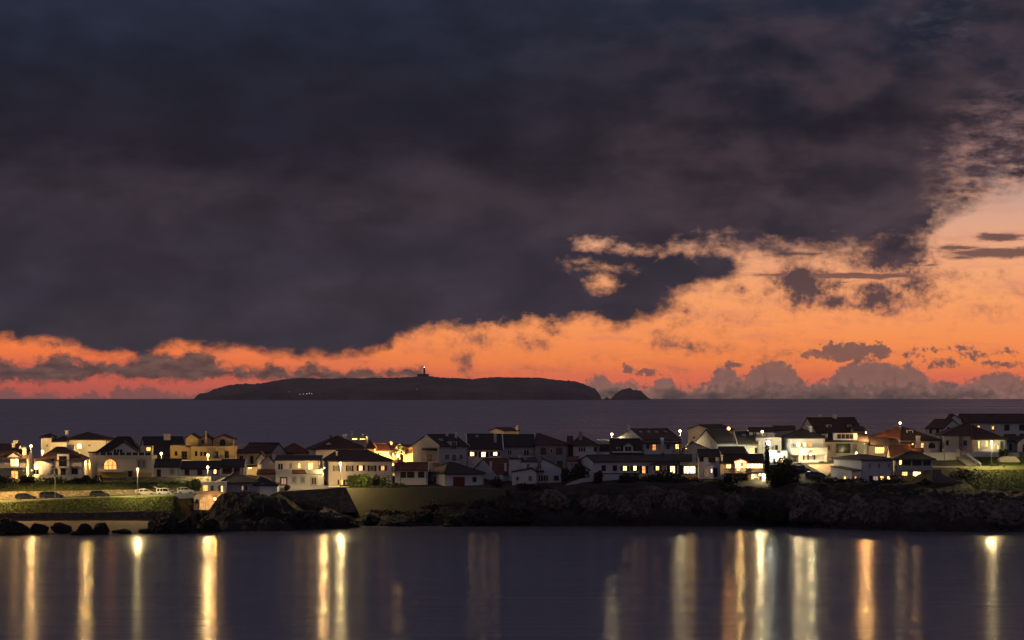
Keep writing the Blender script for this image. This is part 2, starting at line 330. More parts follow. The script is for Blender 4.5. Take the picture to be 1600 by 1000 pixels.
WHITE = (0.74, 0.72, 0.68); CREAM = (0.66, 0.60, 0.46); OCHRE = (0.62, 0.48, 0.25); GREYW = (0.50, 0.49, 0.48); DUSKW = (0.60, 0.62, 0.68)  # last tone is white plaster with the blue of dusk put into it
RED = (0.16, 0.055, 0.032); DKRED = (0.080, 0.040, 0.030); SLATE = (0.038, 0.030, 0.027)
GLASS = flat('window_glass', (0.018, 0.02, 0.025), 0.12)
FRAME = flat('white_frame', (0.62, 0.60, 0.56), 0.5); DARK = flat('dark_wood', (0.025, 0.02, 0.018), 0.6)
REDW = flat('red_wood', (0.16, 0.022, 0.018), 0.6); GREENW = flat('green_wood', (0.02, 0.05, 0.045), 0.6); BROWNW = flat('brown_wood', (0.12, 0.06, 0.03), 0.6)
STEEL = flat('galvanised_steel', (0.28, 0.28, 0.27), 0.45, 0.6); WROUGHT = flat('wrought_iron', (0.02, 0.02, 0.02), 0.5)
TRIM2 = flat('zinc_gutter', (.10, .09, .085), .6)
TRIM = flat('stone_trim', (0.45, 0.38, 0.27), 0.8)
LITS = {'L': lit((1.0, 0.46, 0.10), 9.0, 1.12), 'W': lit((1.0, 0.58, 0.20), 11.0, 1.1), 'O': lit((1.0, 0.36, 0.09), 2.8, .8), 'V': lit((1.0, 0.55, 0.2), 1.0, .5), 'C': lit((0.72, 0.76, 1.0), 2.2, 0.3), 'P': lit((0.80, 0.48, 0.42), 0.75, 0.5),
        'D': GLASS, 'K': lit((1.0, 0.55, 0.30), 0.22, 0.6)}

# ------------------------------------------------------------------ buildings
class Block:
    """one roofed volume of a building. Front facade from photograph columns x0..x1; the corner nearest the camera stands at depth Y.
    a: turn in degrees (positive: the left gable side shows, negative: the right one)."""
    def __init__(s, rt, a, x0, x1, Y, dep, ye, yr, yb, roof='gx', wall=WHITE, rf=DKRED, xs=None, o=0.35, below=1.5, verge=False, ins=None, ry=0.5, dirt=0.25, par=0.5, noroof=False):
        s.rt = rt; a = math.radians(a); s.a = a
        s.U = Vector((math.cos(a), math.sin(a), 0)); s.V = Vector((-math.sin(a), math.cos(a), 0))
        if a >= 0:
            s.O = Vector((xat(x0, Y), Y, 0)); s.W = s.hit(x1, s.O, s.U)
        else:
            R = Vector((xat(x1, Y), Y, 0)); s.W = s.hit(x0, R, -s.U); s.O = R - s.U * s.W
        W = s.W
        if xs is not None:
            dep = s.hit(xs, s.O if a >= 0 else s.O + s.U * W, s.V); dep = min(max(dep, 3), 16)
        s.D = dep; Dp = dep
        zb = zat(yb, Y) - below; he = zat(ye, Y)
        Yr = Y + (Dp * ry * math.cos(a) if roof != 'gy' else (0.0)) + (abs(math.sin(a)) * W * 0.5)
        hr = zat(yr, Yr) if yr is not None else he
        s.he, s.hr, s.zb = he, hr, zb
        w = MB(); L = s.L
        if roof == 'flat':
            w.hexa([L(0, 0, zb), L(W, 0, zb), L(W, Dp, zb), L(0, Dp, zb), L(0, 0, he - par), L(W, 0, he - par), L(W, Dp, he - par), L(0, Dp, he - par)])
            t = 0.25
            if par > 0.05:
                w.hexa([L(0, 0, he - par), L(W, 0, he - par), L(W, t, he - par), L(0, t, he - par), L(0, 0, he), L(W, 0, he), L(W, t, he), L(0, t, he)])
                w.hexa([L(0, Dp - t, he - par), L(W, Dp - t, he - par), L(W, Dp, he - par), L(0, Dp, he - par), L(0, Dp - t, he), L(W, Dp - t, he), L(W, Dp, he), L(0, Dp, he)])
                w.hexa([L(0, t, he - par), L(t, t, he - par), L(t, Dp - t, he - par), L(0, Dp - t, he - par), L(0, t, he), L(t, t, he), L(t, Dp - t, he), L(0, Dp - t, he)])
                w.hexa([L(W - t, t, he - par), L(W, t, he - par), L(W, Dp - t, he - par), L(W - t, Dp - t, he - par), L(W - t, t, he), L(W, t, he), L(W, Dp - t, he), L(W - t, Dp - t, he)])
        else:
            h0 = he - 0.06; h1 = hr - 0.06
            b = [L(0, 0, zb), L(W, 0, zb), L(W, Dp, zb), L(0, Dp, zb)]; tp = [L(0, 0, h0), L(W, 0, h0), L(W, Dp, h0), L(0, Dp, h0)]
            if roof == 'gx':
                vs = b + tp + [L(0, Dp * ry, h1), L(W, Dp * ry, h1)]
                w.add(vs, [(3, 2, 1, 0), (0, 1, 5, 4), (2, 3, 7, 6), (0, 4, 8, 7, 3), (1, 2, 6, 9, 5), (4, 5, 9, 8), (6, 7, 8, 9)])
            elif roof == 'gy':
                vs = b + tp + [L(W * ry, 0, h1), L(W * ry, Dp, h1)]
                w.add(vs, [(3, 2, 1, 0), (0, 1, 5, 8, 4), (2, 3, 7, 9, 6), (0, 4, 7, 3), (1, 2, 6, 5), (4, 8, 9, 7), (8, 5, 6, 9)])
            elif roof == 'shed':
                vs = b + [L(0, 0, h0), L(W, 0, h0), L(W, Dp, h1), L(0, Dp, h1)]
                w.add(vs, [(3, 2, 1, 0), (0, 1, 5, 4), (2, 3, 7, 6), (0, 4, 7, 3), (1, 2, 6, 5), (4, 5, 6, 7)])
            else: w.hexa(b + tp)
        s.wallo = w.build('wall', plaster(wall, dirt), rt)
        s.roofo = None
        if roof != 'flat' and not noroof:
            r = MB(); th = 0.22
            if roof in ('gx',):
                sl = (hr - he) / (Dp * ry); sl2 = (hr - he) / (Dp * (1 - ry)); g_ = 0.12
                r.slab([L(-g_, -o, he - sl * o), L(W + g_, -o, he - sl * o), L(W + g_, Dp * ry, hr), L(-g_, Dp * ry, hr)], th)
                r.slab([L(W + g_, Dp + o, he - sl2 * o), L(-g_, Dp + o, he - sl2 * o), L(-g_, Dp * ry, hr), L(W + g_, Dp * ry, hr)], th)
                r.cyl(L(-g_, Dp * ry, hr), L(W + g_, Dp * ry, hr), 0.13, n=6)
            elif roof == 'gy':
                m = W * ry; sl = (hr - he) / m; sl2 = (hr - he) / (W - m); g_ = 0.2
                r.slab([L(-o, Dp + g_, he - sl * o), L(-o, -g_, he - sl * o), L(m, -g_, hr), L(m, Dp + g_, hr)], th)
                r.slab([L(W + o, -g_, he - sl2 * o), L(W + o, Dp + g_, he - sl2 * o), L(m, Dp + g_, hr), L(m, -g_, hr)], th)
                r.cyl(L(m, -g_, hr), L(m, Dp + g_, hr), 0.13, n=6)
            elif roof == 'shed':
                sl = (hr - he) / Dp
                r.slab([L(-.15, -o, he - sl * o), L(W + .15, -o, he - sl * o), L(W + .15, Dp + .15, hr), L(-.15, Dp + .15, hr)], th)
            elif roof == 'hip':
                i = ins
                if i is None: i = (Dp * 0.55, Dp * 0.55)
                if i[0] + i[1] > W * 0.98: k = W * 0.96 / (i[0] + i[1]); i = (i[0] * k, i[1] * k)
                sl = (hr - he) / (Dp * ry); e = he - sl * o * 0.6
                A, B, C, E = L(-o, -o, e), L(W + o, -o, e), L(W + o, Dp + o, e), L(-o, Dp + o, e)
                P, Q = L(i[0], Dp * ry, hr), L(W - i[1], Dp * ry, hr)
                r.slab([A, B, Q, P], th); r.slab([C, E, P, Q], th); r.slab([E, A, P], th); r.slab([B, C, Q], th)
                r.cyl(P, Q, 0.13, n=6)
                for a_, b_ in ((A, P), (E, P), (B, Q), (C, Q)): r.cyl(a_, b_, 0.11, n=5)
            s.roofo = r.build('roof', tiles(rf), rt)
            if roof in ('gx', 'hip', 'shed') and W > 5:
                q = MB(); zg = s.roofo and (he - (hr - he) / (Dp * ry if roof != 'shed' else Dp) * o * (.6 if roof == 'hip' else 1)) - .2
                q.cyl(L(-.1, -o - .07, zg), L(W + .1, -o - .07, zg), .07, n=6); q.cyl(L(W - .25, -.06, zg), L(W - .25, -.06, zb), .05, n=6); q.build('gutter', TRIM2, rt)
            if roof in ('gx', 'hip') and (int(x0) * 7) % 3 == 0:
                q = MB(); e = L(W * .62, Dp * ry + .3, hr); q.cyl(e, (e[0], e[1], e[2] + 2.2), .03, n=5)
                for k in range(4): q.cyl((e[0] - .55 + .05 * k, e[1], e[2] + 1.5 + .2 * k), (e[0] + .55 - .05 * k, e[1], e[2] + 1.5 + .2 * k), .02, n=4)
                q.build('antenna', STEEL, s.roofo)
            if verge and roof == 'gx':
                q = MB(); sl = (hr - he) / (Dp * ry)
                for xx in (-0.34, W + 0.12):
                    q = MB(); q.slab([L(xx, -o - .05, he - sl * o + 0.14), L(xx + .22, -o - .05, he - sl * o + 0.14), L(xx + .22, Dp * ry, hr + 0.2), L(xx, Dp * ry, hr + 0.2)], 0.5)
                    q.build('verge', plaster(wall, dirt), rt)
    def L(s, x, y, z): return (s.O.x + s.U.x * x + s.V.x * y, s.O.y + s.U.y * x + s.V.y * y, z)
    def hit(s, px, C, d):
        k = (px - EX) / F      # (C.x + L d.x) = k (C.y + L d.y)
        den = d.x - k * d.y
        return abs((k * C.y - C.x) / den) if abs(den) > 1e-5 else 5.0
    def face(s, f):
        if f == 'f': return s.O, s.U, -s.V
        if f == 'l': return s.O + s.V * s.D, -s.V, -s.U      # along -V so that left-to-right in view
        return s.O + s.U * s.W, s.V, s.U
    def onface(s, f, px, py, off=0.0):
        O, S, Nn = s.face(f); d = Vector(((px - EX) / F, 1, -(py - EY) / F)); O2 = O + Nn * off
        t = (O2.x * Nn.x + O2.y * Nn.y) / (d.x * Nn.x + d.y * Nn.y)
        P = Vector((d.x * t, d.y * t, 0)); return (P - O).dot(S), H + d.z * t
    def rect(s, f, x0, y0, x1, y1, off=0.0):
        a, z1 = s.onface(f, x0, y0, off); b, z0 = s.onface(f, x1, y1, off); return min(a, b), max(a, b), min(z0, z1), max(z0, z1)
    def win(s, f, x0, y0, x1, y1, kind='D', sh=None, fm=None, cols=2, rows=1, trim=False, arch=False, off=0.0, name='window', rail=False):
        """window or door glazed: frame mesh, pane as its child, shutters as parts"""
        a, b, z0, z1 = s.rect(f, x0, y0, x1, y1); O, S, Nn = s.face(f); m = MB(); fm = fm or FRAME
        t = 0.13
        if trim:
            tr = MB()
            for q in ((a - .2, a - .003, z0 - .003, z1 + .2), (b + .003, b + .2, z0 - .003, z1 + .2), (a, b, z1 + .003, z1 + .2), (a - .25, b + .25, z0 - .18, z0 - .006)):
                tr.obox(O, S, Nn, q[0], q[1], off - .02, off + .05, q[2], q[3])
            tr.build('window_surround', fm if trim is True and fm is not FRAME else TRIM, s.rt)
        if arch:
            r = (b - a) / 2; c = (a + b) / 2; zc = max(z0 + 0.2, z1 - r); k = 12
            P = lambda aa, n_, z: (O.x + S.x * aa + Nn.x * n_, O.y + S.y * aa + Nn.y * n_, z)
            ry_ = z1 - zc
            pts = [(a, z0), (b, z0)] + [(c + r * math.cos(math.pi * i / k), zc + ry_ * math.sin(math.pi * i / k)) for i in range(k + 1)]
            pane = MB(); n = len(pts); pane.add([P(u_, off + .03, z_) for u_, z_ in pts], [tuple(range(n))])
            for i in range(k + 1 + 1):
                p0 = pts[(i + 1) % n]; p1 = pts[(i + 2) % n]
                m.cyl(P(p0[0], off + .05, p0[1]), P(p1[0], off + .05, p1[1]), .06, n=4)
            for j in range(1, cols): u_ = a + (b - a) * j / cols; hh = zc + ry_ * math.sqrt(max(0, 1 - ((u_ - c) / r) ** 2)); m.obox(O, S, Nn, u_ - .04, u_ + .04, off, off + .07, z0, hh)
            m.obox(O, S, Nn, a, b, off, off + .065, zc - .04, zc + .04)
        else:
            m.obox(O, S, Nn, a, a + t, off - .02, off + .08, z0, z1); m.obox(O, S, Nn, b - t, b, off - .02, off + .08, z0, z1)
            m.obox(O, S, Nn, a + t, b - t, off - .02, off + .08, z1 - t, z1); m.obox(O, S, Nn, a + t, b - t, off - .02, off + .12, z0, z0 + t)
            for j in range(1, cols): u_ = a + (b - a) * j / cols; m.obox(O, S, Nn, u_ - .06, u_ + .06, off - .02, off + .07, z0 + t, z1 - t)
            for j in range(1, rows): z_ = z0 + (z1 - z0) * j / rows; m.obox(O, S, Nn, a + t, b - t, off - .02, off + .06, z_ - .05, z_ + .05)
            pane = MB(); pane.obox(O, S, Nn, a + t * .5, b - t * .5, off - .03, off + .03, z0 + t * .5, z1 - t * .5)
        w = m.build(name, fm, s.rt); pane.build('pane', LITS[kind], w)
        if sh:
            sw = (b - a) * 0.5
            for q0, q1 in ((a - sw - .05, a - .05), (b + .05, b + sw + .05)):
                h_ = MB(); h_.obox(O, S, Nn, q0, q1, off, off + .06, z0, z1)
                nl = 6
                for j in range(nl): zz = z0 + (z1 - z0) * (j + .3) / nl; h_.obox(O, S, Nn, q0 + .08, q1 - .08, off + .06, off + .09, zz, zz + (z1 - z0) / nl * .5)
                h_.build('shutter', sh, s.rt)
        if rail: s.railing(f, x0 - 1.5, x1 + 1.5, y1, y1 - 6, 0.35)
        return w
    def door(s, f, x0, y0, x1, y1, mat=None, name='door', lined=False):
        a, b, z0, z1 = s.rect(f, x0, y0, x1, y1); O, S, Nn = s.face(f); m = MB(); mat = mat or BROWNW
        m.obox(O, S, Nn, a, b, -.02, .05, z0, z1)
        n = max(2, int((b - a) / 0.6)) if lined else 1
        for j in range(n): m.obox(O, S, Nn, a + (b - a) * (j + .12) / n, a + (b - a) * (j + .88) / n, .05, .08, z0 + .15, z0 + (z1 - z0) * .93)
        d = m.build(name, mat, s.rt)
        h_ = MB(); h_.obox(O, S, Nn, b - .22, b - .14, .08, .14, (z0 + z1) / 2 - .08, (z0 + z1) / 2 + .08); h_.build('handle', STEEL, d)
        return d
    def band(s, f, x0, y0, x1, y1, n0, n1, mat, name):
        a, b, z0, z1 = s.rect(f, x0, y0, x1, y1); O, S, Nn = s.face(f); m = MB(); m.obox(O, S, Nn, a, b, n0, n1, z0, z1); return m.build(name, mat, s.rt)
    def railing(s, f, x0, x1, yb, yt, out=1.2, mat=None, slab=True, solid=False, name='balcony', wall=None, posts=0):
        a, b, z0, z1 = s.rect(f, x0, yt, x1, yb); O, S, Nn = s.face(f); mat = mat or WROUGHT
        sb = None
        if slab:
            m = MB(); m.obox(O, S, Nn, a, b, -.02, out, z0 - .2, z0); sb = m.build(name, wall or plaster(WHITE), s.rt)
        r = MB()
        if solid:
            r.obox(O, S, Nn, a, b, out - .15, out, z0 + .004, z1); r.obox(O, S, Nn, a, a + .15, 0, out - .15, z0 + .004, z1); r.obox(O, S, Nn, b - .15, b, 0, out - .15, z0 + .004, z1)
            if posts:
                for i in range(posts + 1): u_ = a + (b - a) * i / posts; r.obox(O, S, Nn, u_ - .12, u_ + .12, out, out + .06, z0, z1 + .1)
        else:
            r.obox(O, S, Nn, a, b, out - .06, out, z1 - .05, z1); r.obox(O, S, Nn, a, b, out - .06, out, z0 + .06, z0 + .1)
            n = max(3, int((b - a) / 0.28))
            for i in range(n + 1): u_ = a + (b - a) * i / n; r.obox(O, S, Nn, u_ - .018, u_ + .018, out - .045, out - .015, z0, z1 - .05)
            for u_ in (a, b): r.obox(O, S, Nn, u_ - .03, u_ + .03, 0, out, z1 - .05, z1)
        r.build('railing' if not solid else 'parapet', mat, sb if sb else s.rt)
    def chimney(s, x0, x1, y0, y1, yy=None, cap=True, wall=WHITE, pots=0):
        """chimney standing on the roof; yy: distance back from the front facade"""
        yy = s.D * 0.5 if yy is None else yy
        Yc = s.O.y + yy * math.cos(s.a) + (s.W * .5 * math.sin(s.a))
        X0, X1 = xat(x0, Yc), xat(x1, Yc); w_ = X1 - X0; z1 = zat(y0, Yc); z0 = zat(y1, Yc) - 0.8
        m = MB(); m.box(X0, X1, Yc, Yc + max(w_ * .7, .5), z0, z1 - .15)
        if cap: m.box(X0 - .1, X1 + .1, Yc - .1, Yc + max(w_ * .7, .5) + .1, z1 - .15, z1)
        for i in range(pots): xx = X0 + w_ * (i + .5) / pots; m.cyl((xx, Yc + .3, z1), (xx, Yc + .3, z1 + .4), .13, n=6)
        return m.build('chimney', plaster(wall), s.roofo or s.rt)
    def skylight(s, x0, x1, y0, y1, t):
        """roof window on the front slope; t: 0 at the eaves to 1 at the ridge"""
        a, _ = s.onface('f', x0, y0, -s.D * .25); b, _ = s.onface('f', x1, y0, -s.D * .25)
        sl = (s.hr - s.he) / (s.D * .5); yc = s.D * .5 * t; m = MB()
        P = lambda x, y: s.L(x, y, s.he + sl * y + 0.1)
        m.slab([P(a, yc), P(b, yc), P(b, yc + 1.1), P(a, yc + 1.1)], .14)
        k = m.build('skylight', flat('skylight_glass', (0.12, 0.13, 0.16), 0.15), s.roofo or s.rt); return k
    def dormer(s, x0, x1, y0, y1, t=0.1, kind='D', gable=False, wall=WHITE, arch=False, cols=2, rf=DKRED, depth=2.2):
        yy = s.D * .5 * t
        a, z1 = s.onface('f', x0, y0, -yy); b, z0 = s.onface('f', x1, y1, -yy); m = MB(); L = s.L
        b4 = [L(a, yy, z0 - .3), L(b, yy, z0 - .3), L(b, yy + depth, z0 - .3), L(a, yy + depth, z0 - .3)]
        if gable:
            zz = z1 - (b - a) * .32; c = (a + b) / 2
            m.add(b4 + [L(a, yy, zz), L(b, yy, zz), L(b, yy + depth, zz), L(a, yy + depth, zz), L(c, yy, z1), L(c, yy + depth, z1)],
                  [(0, 1, 5, 8, 4), (3, 2, 6, 9, 7), (0, 4, 7, 3), (1, 2, 6, 5)])
            d = m.build('dormer', plaster(wall), s.rt); r = MB()
            r.slab([L(a - .2, yy + depth, zz - .1), L(a - .2, yy - .2, zz - .1), L(c, yy - .2, z1 + .08), L(c, yy + depth, z1 + .08)], .12)
            r.slab([L(b + .2, yy - .2, zz - .1), L(b + .2, yy + depth, zz - .1), L(c, yy + depth, z1 + .08), L(c, yy - .2, z1 + .08)], .12)
            r.build('dormer_roof', tiles(rf), d); zt = zz
        else:
            m.hexa(b4 + [L(a, yy, z1), L(b, yy, z1), L(b, yy + depth, z1), L(a, yy + depth, z1)])
            d = m.build('dormer', plaster(wall), s.rt); r = MB()
            r.slab([L(a - .15, yy - .2, z1 + .13), L(b + .15, yy - .2, z1 + .13), L(b + .15, yy + depth, z1 + .2), L(a - .15, yy + depth, z1 + .2)], .12)
            r.build('dormer_roof', tiles(rf), d); zt = z1
        O, S, Nn = s.O + s.V * yy, s.U, -s.V
        w = MB(); aa, bb, c0, c1 = a + (b - a) * .16, b - (b - a) * .16, z0 + .1, zt - .15
        w.obox(O, S, Nn, aa, bb, 0, .04, c0, c1); pn = w.build('dormer_window', LITS[kind], d)
        f_ = MB()
        for i in range(cols + 1): u_ = aa + (bb - aa) * i / cols; f_.obox(O, S, Nn, u_ - .04, u_ + .04, 0, .08, c0, c1)
        f_.obox(O, S, Nn, aa, bb, 0, .075, c1 - .05, c1 + .03); f_.build('dormer_frame', FRAME, d)
        return d

def house(label, x, Y, yb, group='white houses of the seaside village', cat='house', name='house'):
    return root(name, px2w(x, yb, Y), label, cat, group)

# ------------------------------------------------------------------ sea, curved like the real one so that it has its own horizon
RE = 6371000.0
def build_sea():
    vs = [(0, 0, 0)]; fs = []; n = 256; radii = [3, 200, 400, 500, 600, 700, 800, 900, 1100, 1500, 2200, 3200, 4500, 6000, 8000, 10000, 12000, 14000, 16000, 18000, 19000, 19600, 20500]
    for r in radii:
        vs += [(r * math.sin(2 * math.pi * i / n), r * math.cos(2 * math.pi * i / n), -r * r / (2 * RE)) for i in range(n)]
    fs += [(0, 1 + (i + 1) % n, 1 + i) for i in range(n)]
    for j in range(len(radii) - 1):
        a = 1 + j * n; b = a + n; fs += [(a + i, a + (i + 1) % n, b + (i + 1) % n, b + i) for i in range(n)]
    m, g, b = newmat('sea_water'); p = pos(g); x, y, z = g.sep(p)
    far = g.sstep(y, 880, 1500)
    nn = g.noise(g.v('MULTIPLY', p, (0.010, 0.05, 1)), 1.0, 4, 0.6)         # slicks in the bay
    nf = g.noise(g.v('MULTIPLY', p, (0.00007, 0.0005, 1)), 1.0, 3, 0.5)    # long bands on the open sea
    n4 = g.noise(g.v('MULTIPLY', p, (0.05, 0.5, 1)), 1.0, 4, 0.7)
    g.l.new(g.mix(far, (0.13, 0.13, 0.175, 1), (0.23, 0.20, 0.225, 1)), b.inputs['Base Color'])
    near_r = g.m('ADD', g.lstep(nn, 0.3, 0.7, 0.13, 0.18), g.lstep(n4, 0.3, 0.7, -0.008, 0.008)); nf2 = g.noise(g.v('MULTIPLY', p, (0.0001, 0.0035, 1)), 1.0, 3, 0.6); far_r = g.lstep(g.m('ADD', g.m('MULTIPLY', nf, .55), g.m('MULTIPLY', nf2, .45)), 0.36, 0.64, 0.22, 0.42)
    g.l.new(g.m('ADD', g.m('MULTIPLY', near_r, g.m('SUBTRACT', 1.0, far)), g.m('MULTIPLY', far_r, far)), b.inputs['Roughness'])
    b.inputs['IOR'].default_value = 1.33
    w = g.m('ADD', g.m('MULTIPLY', g.noise(g.v('MULTIPLY', p, (0.03, 1.0, 1)), 0.55, 5, 0.65), .7), g.m('MULTIPLY', g.noise(g.v('MULTIPLY', p, (0.012, 0.20, 1)), 1.0, 2, 0.6), 1.2))
    bn = g.n.new('ShaderNodeBump'); g.put(bn, 'Height', w); bn.inputs['Distance'].default_value = 0.2
    g.put(bn, 'Strength', g.m('SUBTRACT', 1.0, far)); g.l.new(bn.outputs[0], b.inputs['Normal'])
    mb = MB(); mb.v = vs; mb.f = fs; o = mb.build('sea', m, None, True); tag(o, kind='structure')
build_sea()

# ------------------------------------------------------------------ the village's rocky spit: one ground sheet
GCOLS = [  # photo column at 760 m : (distance, height) profile away from the camera
 (-900, [(700, -2), (709, 0), (727, 2.2), (730, 3.6), (734, 5.9), (742, 5.9), (744, 8), (760, 9.6), (800, 10), (850, 9), (900, 6), (980, -3)]),
 (0, [(702, -2), (709, 0), (727, 2.15), (728.5, 3.4), (734, 5.85), (742, 5.9), (743, 7.4), (760, 9.7), (800, 10), (850, 9), (900, 6), (980, -3)]),
 (210, [(702, -2), (710, 0), (727, 2.3), (728.5, 3.6), (734, 6.9), (742, 7.0), (743, 8.2), (762, 9.7), (800, 10), (850, 9), (900, 6), (980, -3)]),
 (290, [(708, -2), (716, 0), (727, 2.3), (728.5, 3.6), (734, 7.2), (742, 7.4), (743, 8.4), (762, 9.7), (800, 10), (850, 9), (900, 6), (980, -3)]),
 (325, [(716, -2), (724, 0), (733, 1.4), (740, 2.2), (748, 3.0), (752, 6.0), (758, 7.6), (768, 9), (800, 10), (850, 9), (900, 6), (980, -3)]),
 (360, [(716, -2), (722, 0), (728, 3.0), (736, 6.8), (748, 6.8), (752, 7.2), (758, 8), (768, 9), (800, 10), (850, 9), (900, 6), (980, -3)]),
 (430, [(718, -2), (725, 0), (731, 3.2), (740, 6.4), (750, 7.0), (755, 6.6), (758, 6.4), (768, 6.4), (800, 9.2), (850, 9), (900, 6), (980, -3)]),
 (500, [(724, -2), (732, 0), (739, 2.4), (750, 3.6), (758, 4.2), (761, 7.6), (763, 7.0), (773, 6.8), (800, 9.2), (850, 9.4), (900, 6), (980, -3)]),
 (560, [(744, -2), (753, 0), (757, 1.4), (763, 2.0), (764, 2.0), (765.5, 7.9), (770, 8.0), (778, 8.1), (800, 9.4), (850, 10), (900, 6), (980, -3)]),
 (640, [(744, -2), (752, 0), (757, 2.0), (763, 2.8), (764, 2.8), (765.5, 7.7), (770, 7.8), (785, 7.8), (800, 10), (850, 10), (900, 6), (980, -3)]),
 (760, [(744, -2), (752, 0), (756, 2.8), (762, 4.6), (767, 6.6), (771, 7.4), (776, 7.6), (785, 7.8), (800, 10), (850, 11), (900, 6), (980, -3)]),
 (860, [(744, -2), (751, 0), (755, 3.2), (760, 5.4), (766, 6.6), (772, 7.2), (780, 7.8), (790, 8.6), (805, 11.4), (850, 12), (900, 6), (980, -3)]),
 (915, [(744, -2), (751, 0), (755, 3.6), (760, 5.8), (766, 7.4), (772, 8.0), (780, 8.6), (790, 9), (805, 11.6), (850, 12), (900, 6), (980, -3)]),
 (1000, [(744, -2), (751, 0), (755, 3.8), (760, 5.8), (766, 7.2), (772, 8.2), (780, 9.4), (792, 10), (806, 13), (850, 13.5), (900, 7), (980, -3)]),
 (1110, [(744, -2), (751, 0), (755, 3.8), (760, 6.0), (766, 7.6), (772, 8.4), (780, 9.0), (792, 9.6), (806, 13.5), (850, 14.5), (900, 7), (980, -3)]),
 (1200, [(742, -2), (751, 0), (755, 3.0), (760, 5.4), (766, 6.9), (772, 7.8), (780, 8.2), (792, 10.6), (806, 13), (850, 14.5), (900, 7), (980, -3)]),
 (1262, [(734, -2), (742, 0), (747, 4.0), (753, 6.8), (760, 8.2), (768, 8.8), (780, 9.6), (795, 11.8), (806, 12.6), (850, 14.5), (900, 7), (980, -3)]),
 (1340, [(722, -2), (731, 0), (738, 4.2), (745, 6.6), (755, 8.4), (764, 8.9), (776, 9.0), (788, 9.8), (806, 12.6), (850, 14.5), (900, 7), (980, -3)]),
 (1420, [(715, -2), (722, 0), (730, 3.6), (740, 6.2), (752, 7.8), (762, 8.8), (776, 8.9), (788, 10.2), (806, 13), (850, 15), (900, 7), (980, -3)]),
 (1480, [(714, -2), (722, 0), (730, 3.2), (740, 5.4), (752, 6.8), (762, 7.4), (779, 12.1), (789, 12.3), (806, 14.6), (850, 16), (900, 8), (980, -3)]),
 (1600, [(714, -2), (722, 0), (730, 3.0), (740, 4.6), (752, 6.0), (762, 7.3), (779, 12.2), (789, 12.4), (806, 14.8), (850, 16), (900, 8), (980, -3)]),
 (2500, [(714, -2), (722, 0), (730, 3.0), (740, 4.6), (752, 6.0), (762, 7.3), (779, 12.2), (789, 12.4), (806, 14.8), (850, 16), (900, 8), (980, -3)])]
GC = [(xat(c, 760), p) for c, p in GCOLS]
def interp(p, y):
    if y <= p[0][0]: return p[0][1] - (p[0][0] - y) * 0.3
    for (a, b), (c, d) in zip(p, p[1:]):
        if y <= c: return b + (d - b) * (y - a) / (c - a)
    return p[-1][1] - (y - p[-1][0]) * .2
def ground_z(x, y, rough=True):
    k = 0
    while k < len(GC) - 2 and x > GC[k + 1][0]: k += 1
    (xa, pa), (xb, pb) = GC[k], GC[k + 1]; t = min(1, max(0, (x - xa) / (xb - xa))); t = t * t * (3 - 2 * t)
    # the profiles are blended knot by knot, so that shore and crest run on between two columns
    q = [(a[0] + (b[0] - a[0]) * t, a[1] + (b[1] - a[1]) * t) for a, b in zip(pa, pb)]
    z = interp(q, y)
    if rough and x > -66:
        f = min(1, (x + 66) / 6)
        crest = q[5][0]
        m_ = max(0.0, min(1, (y - q[0][0]) / 6)) * max(0.0, min(1, (crest + 2 - y) / 6))
        if -50 < x < -9 and y > 755: m_ = 0
        if m_ > 0:
            v = Vector((x, y, z))
            z += f * m_ * (mnoise.fractal(v * 0.16, 1.0, 2.1, 4) * 1.5 + (.5 - abs(mnoise.noise(v * 0.38))) * 2.4 + (.5 - abs(mnoise.noise(v * 1.0 + Vector((9, 0, 0))))) * .8 - 1.3)
        elif y > crest: z += mnoise.noise(Vector((x * .08, y * .08, 3))) * 0.15
    return z
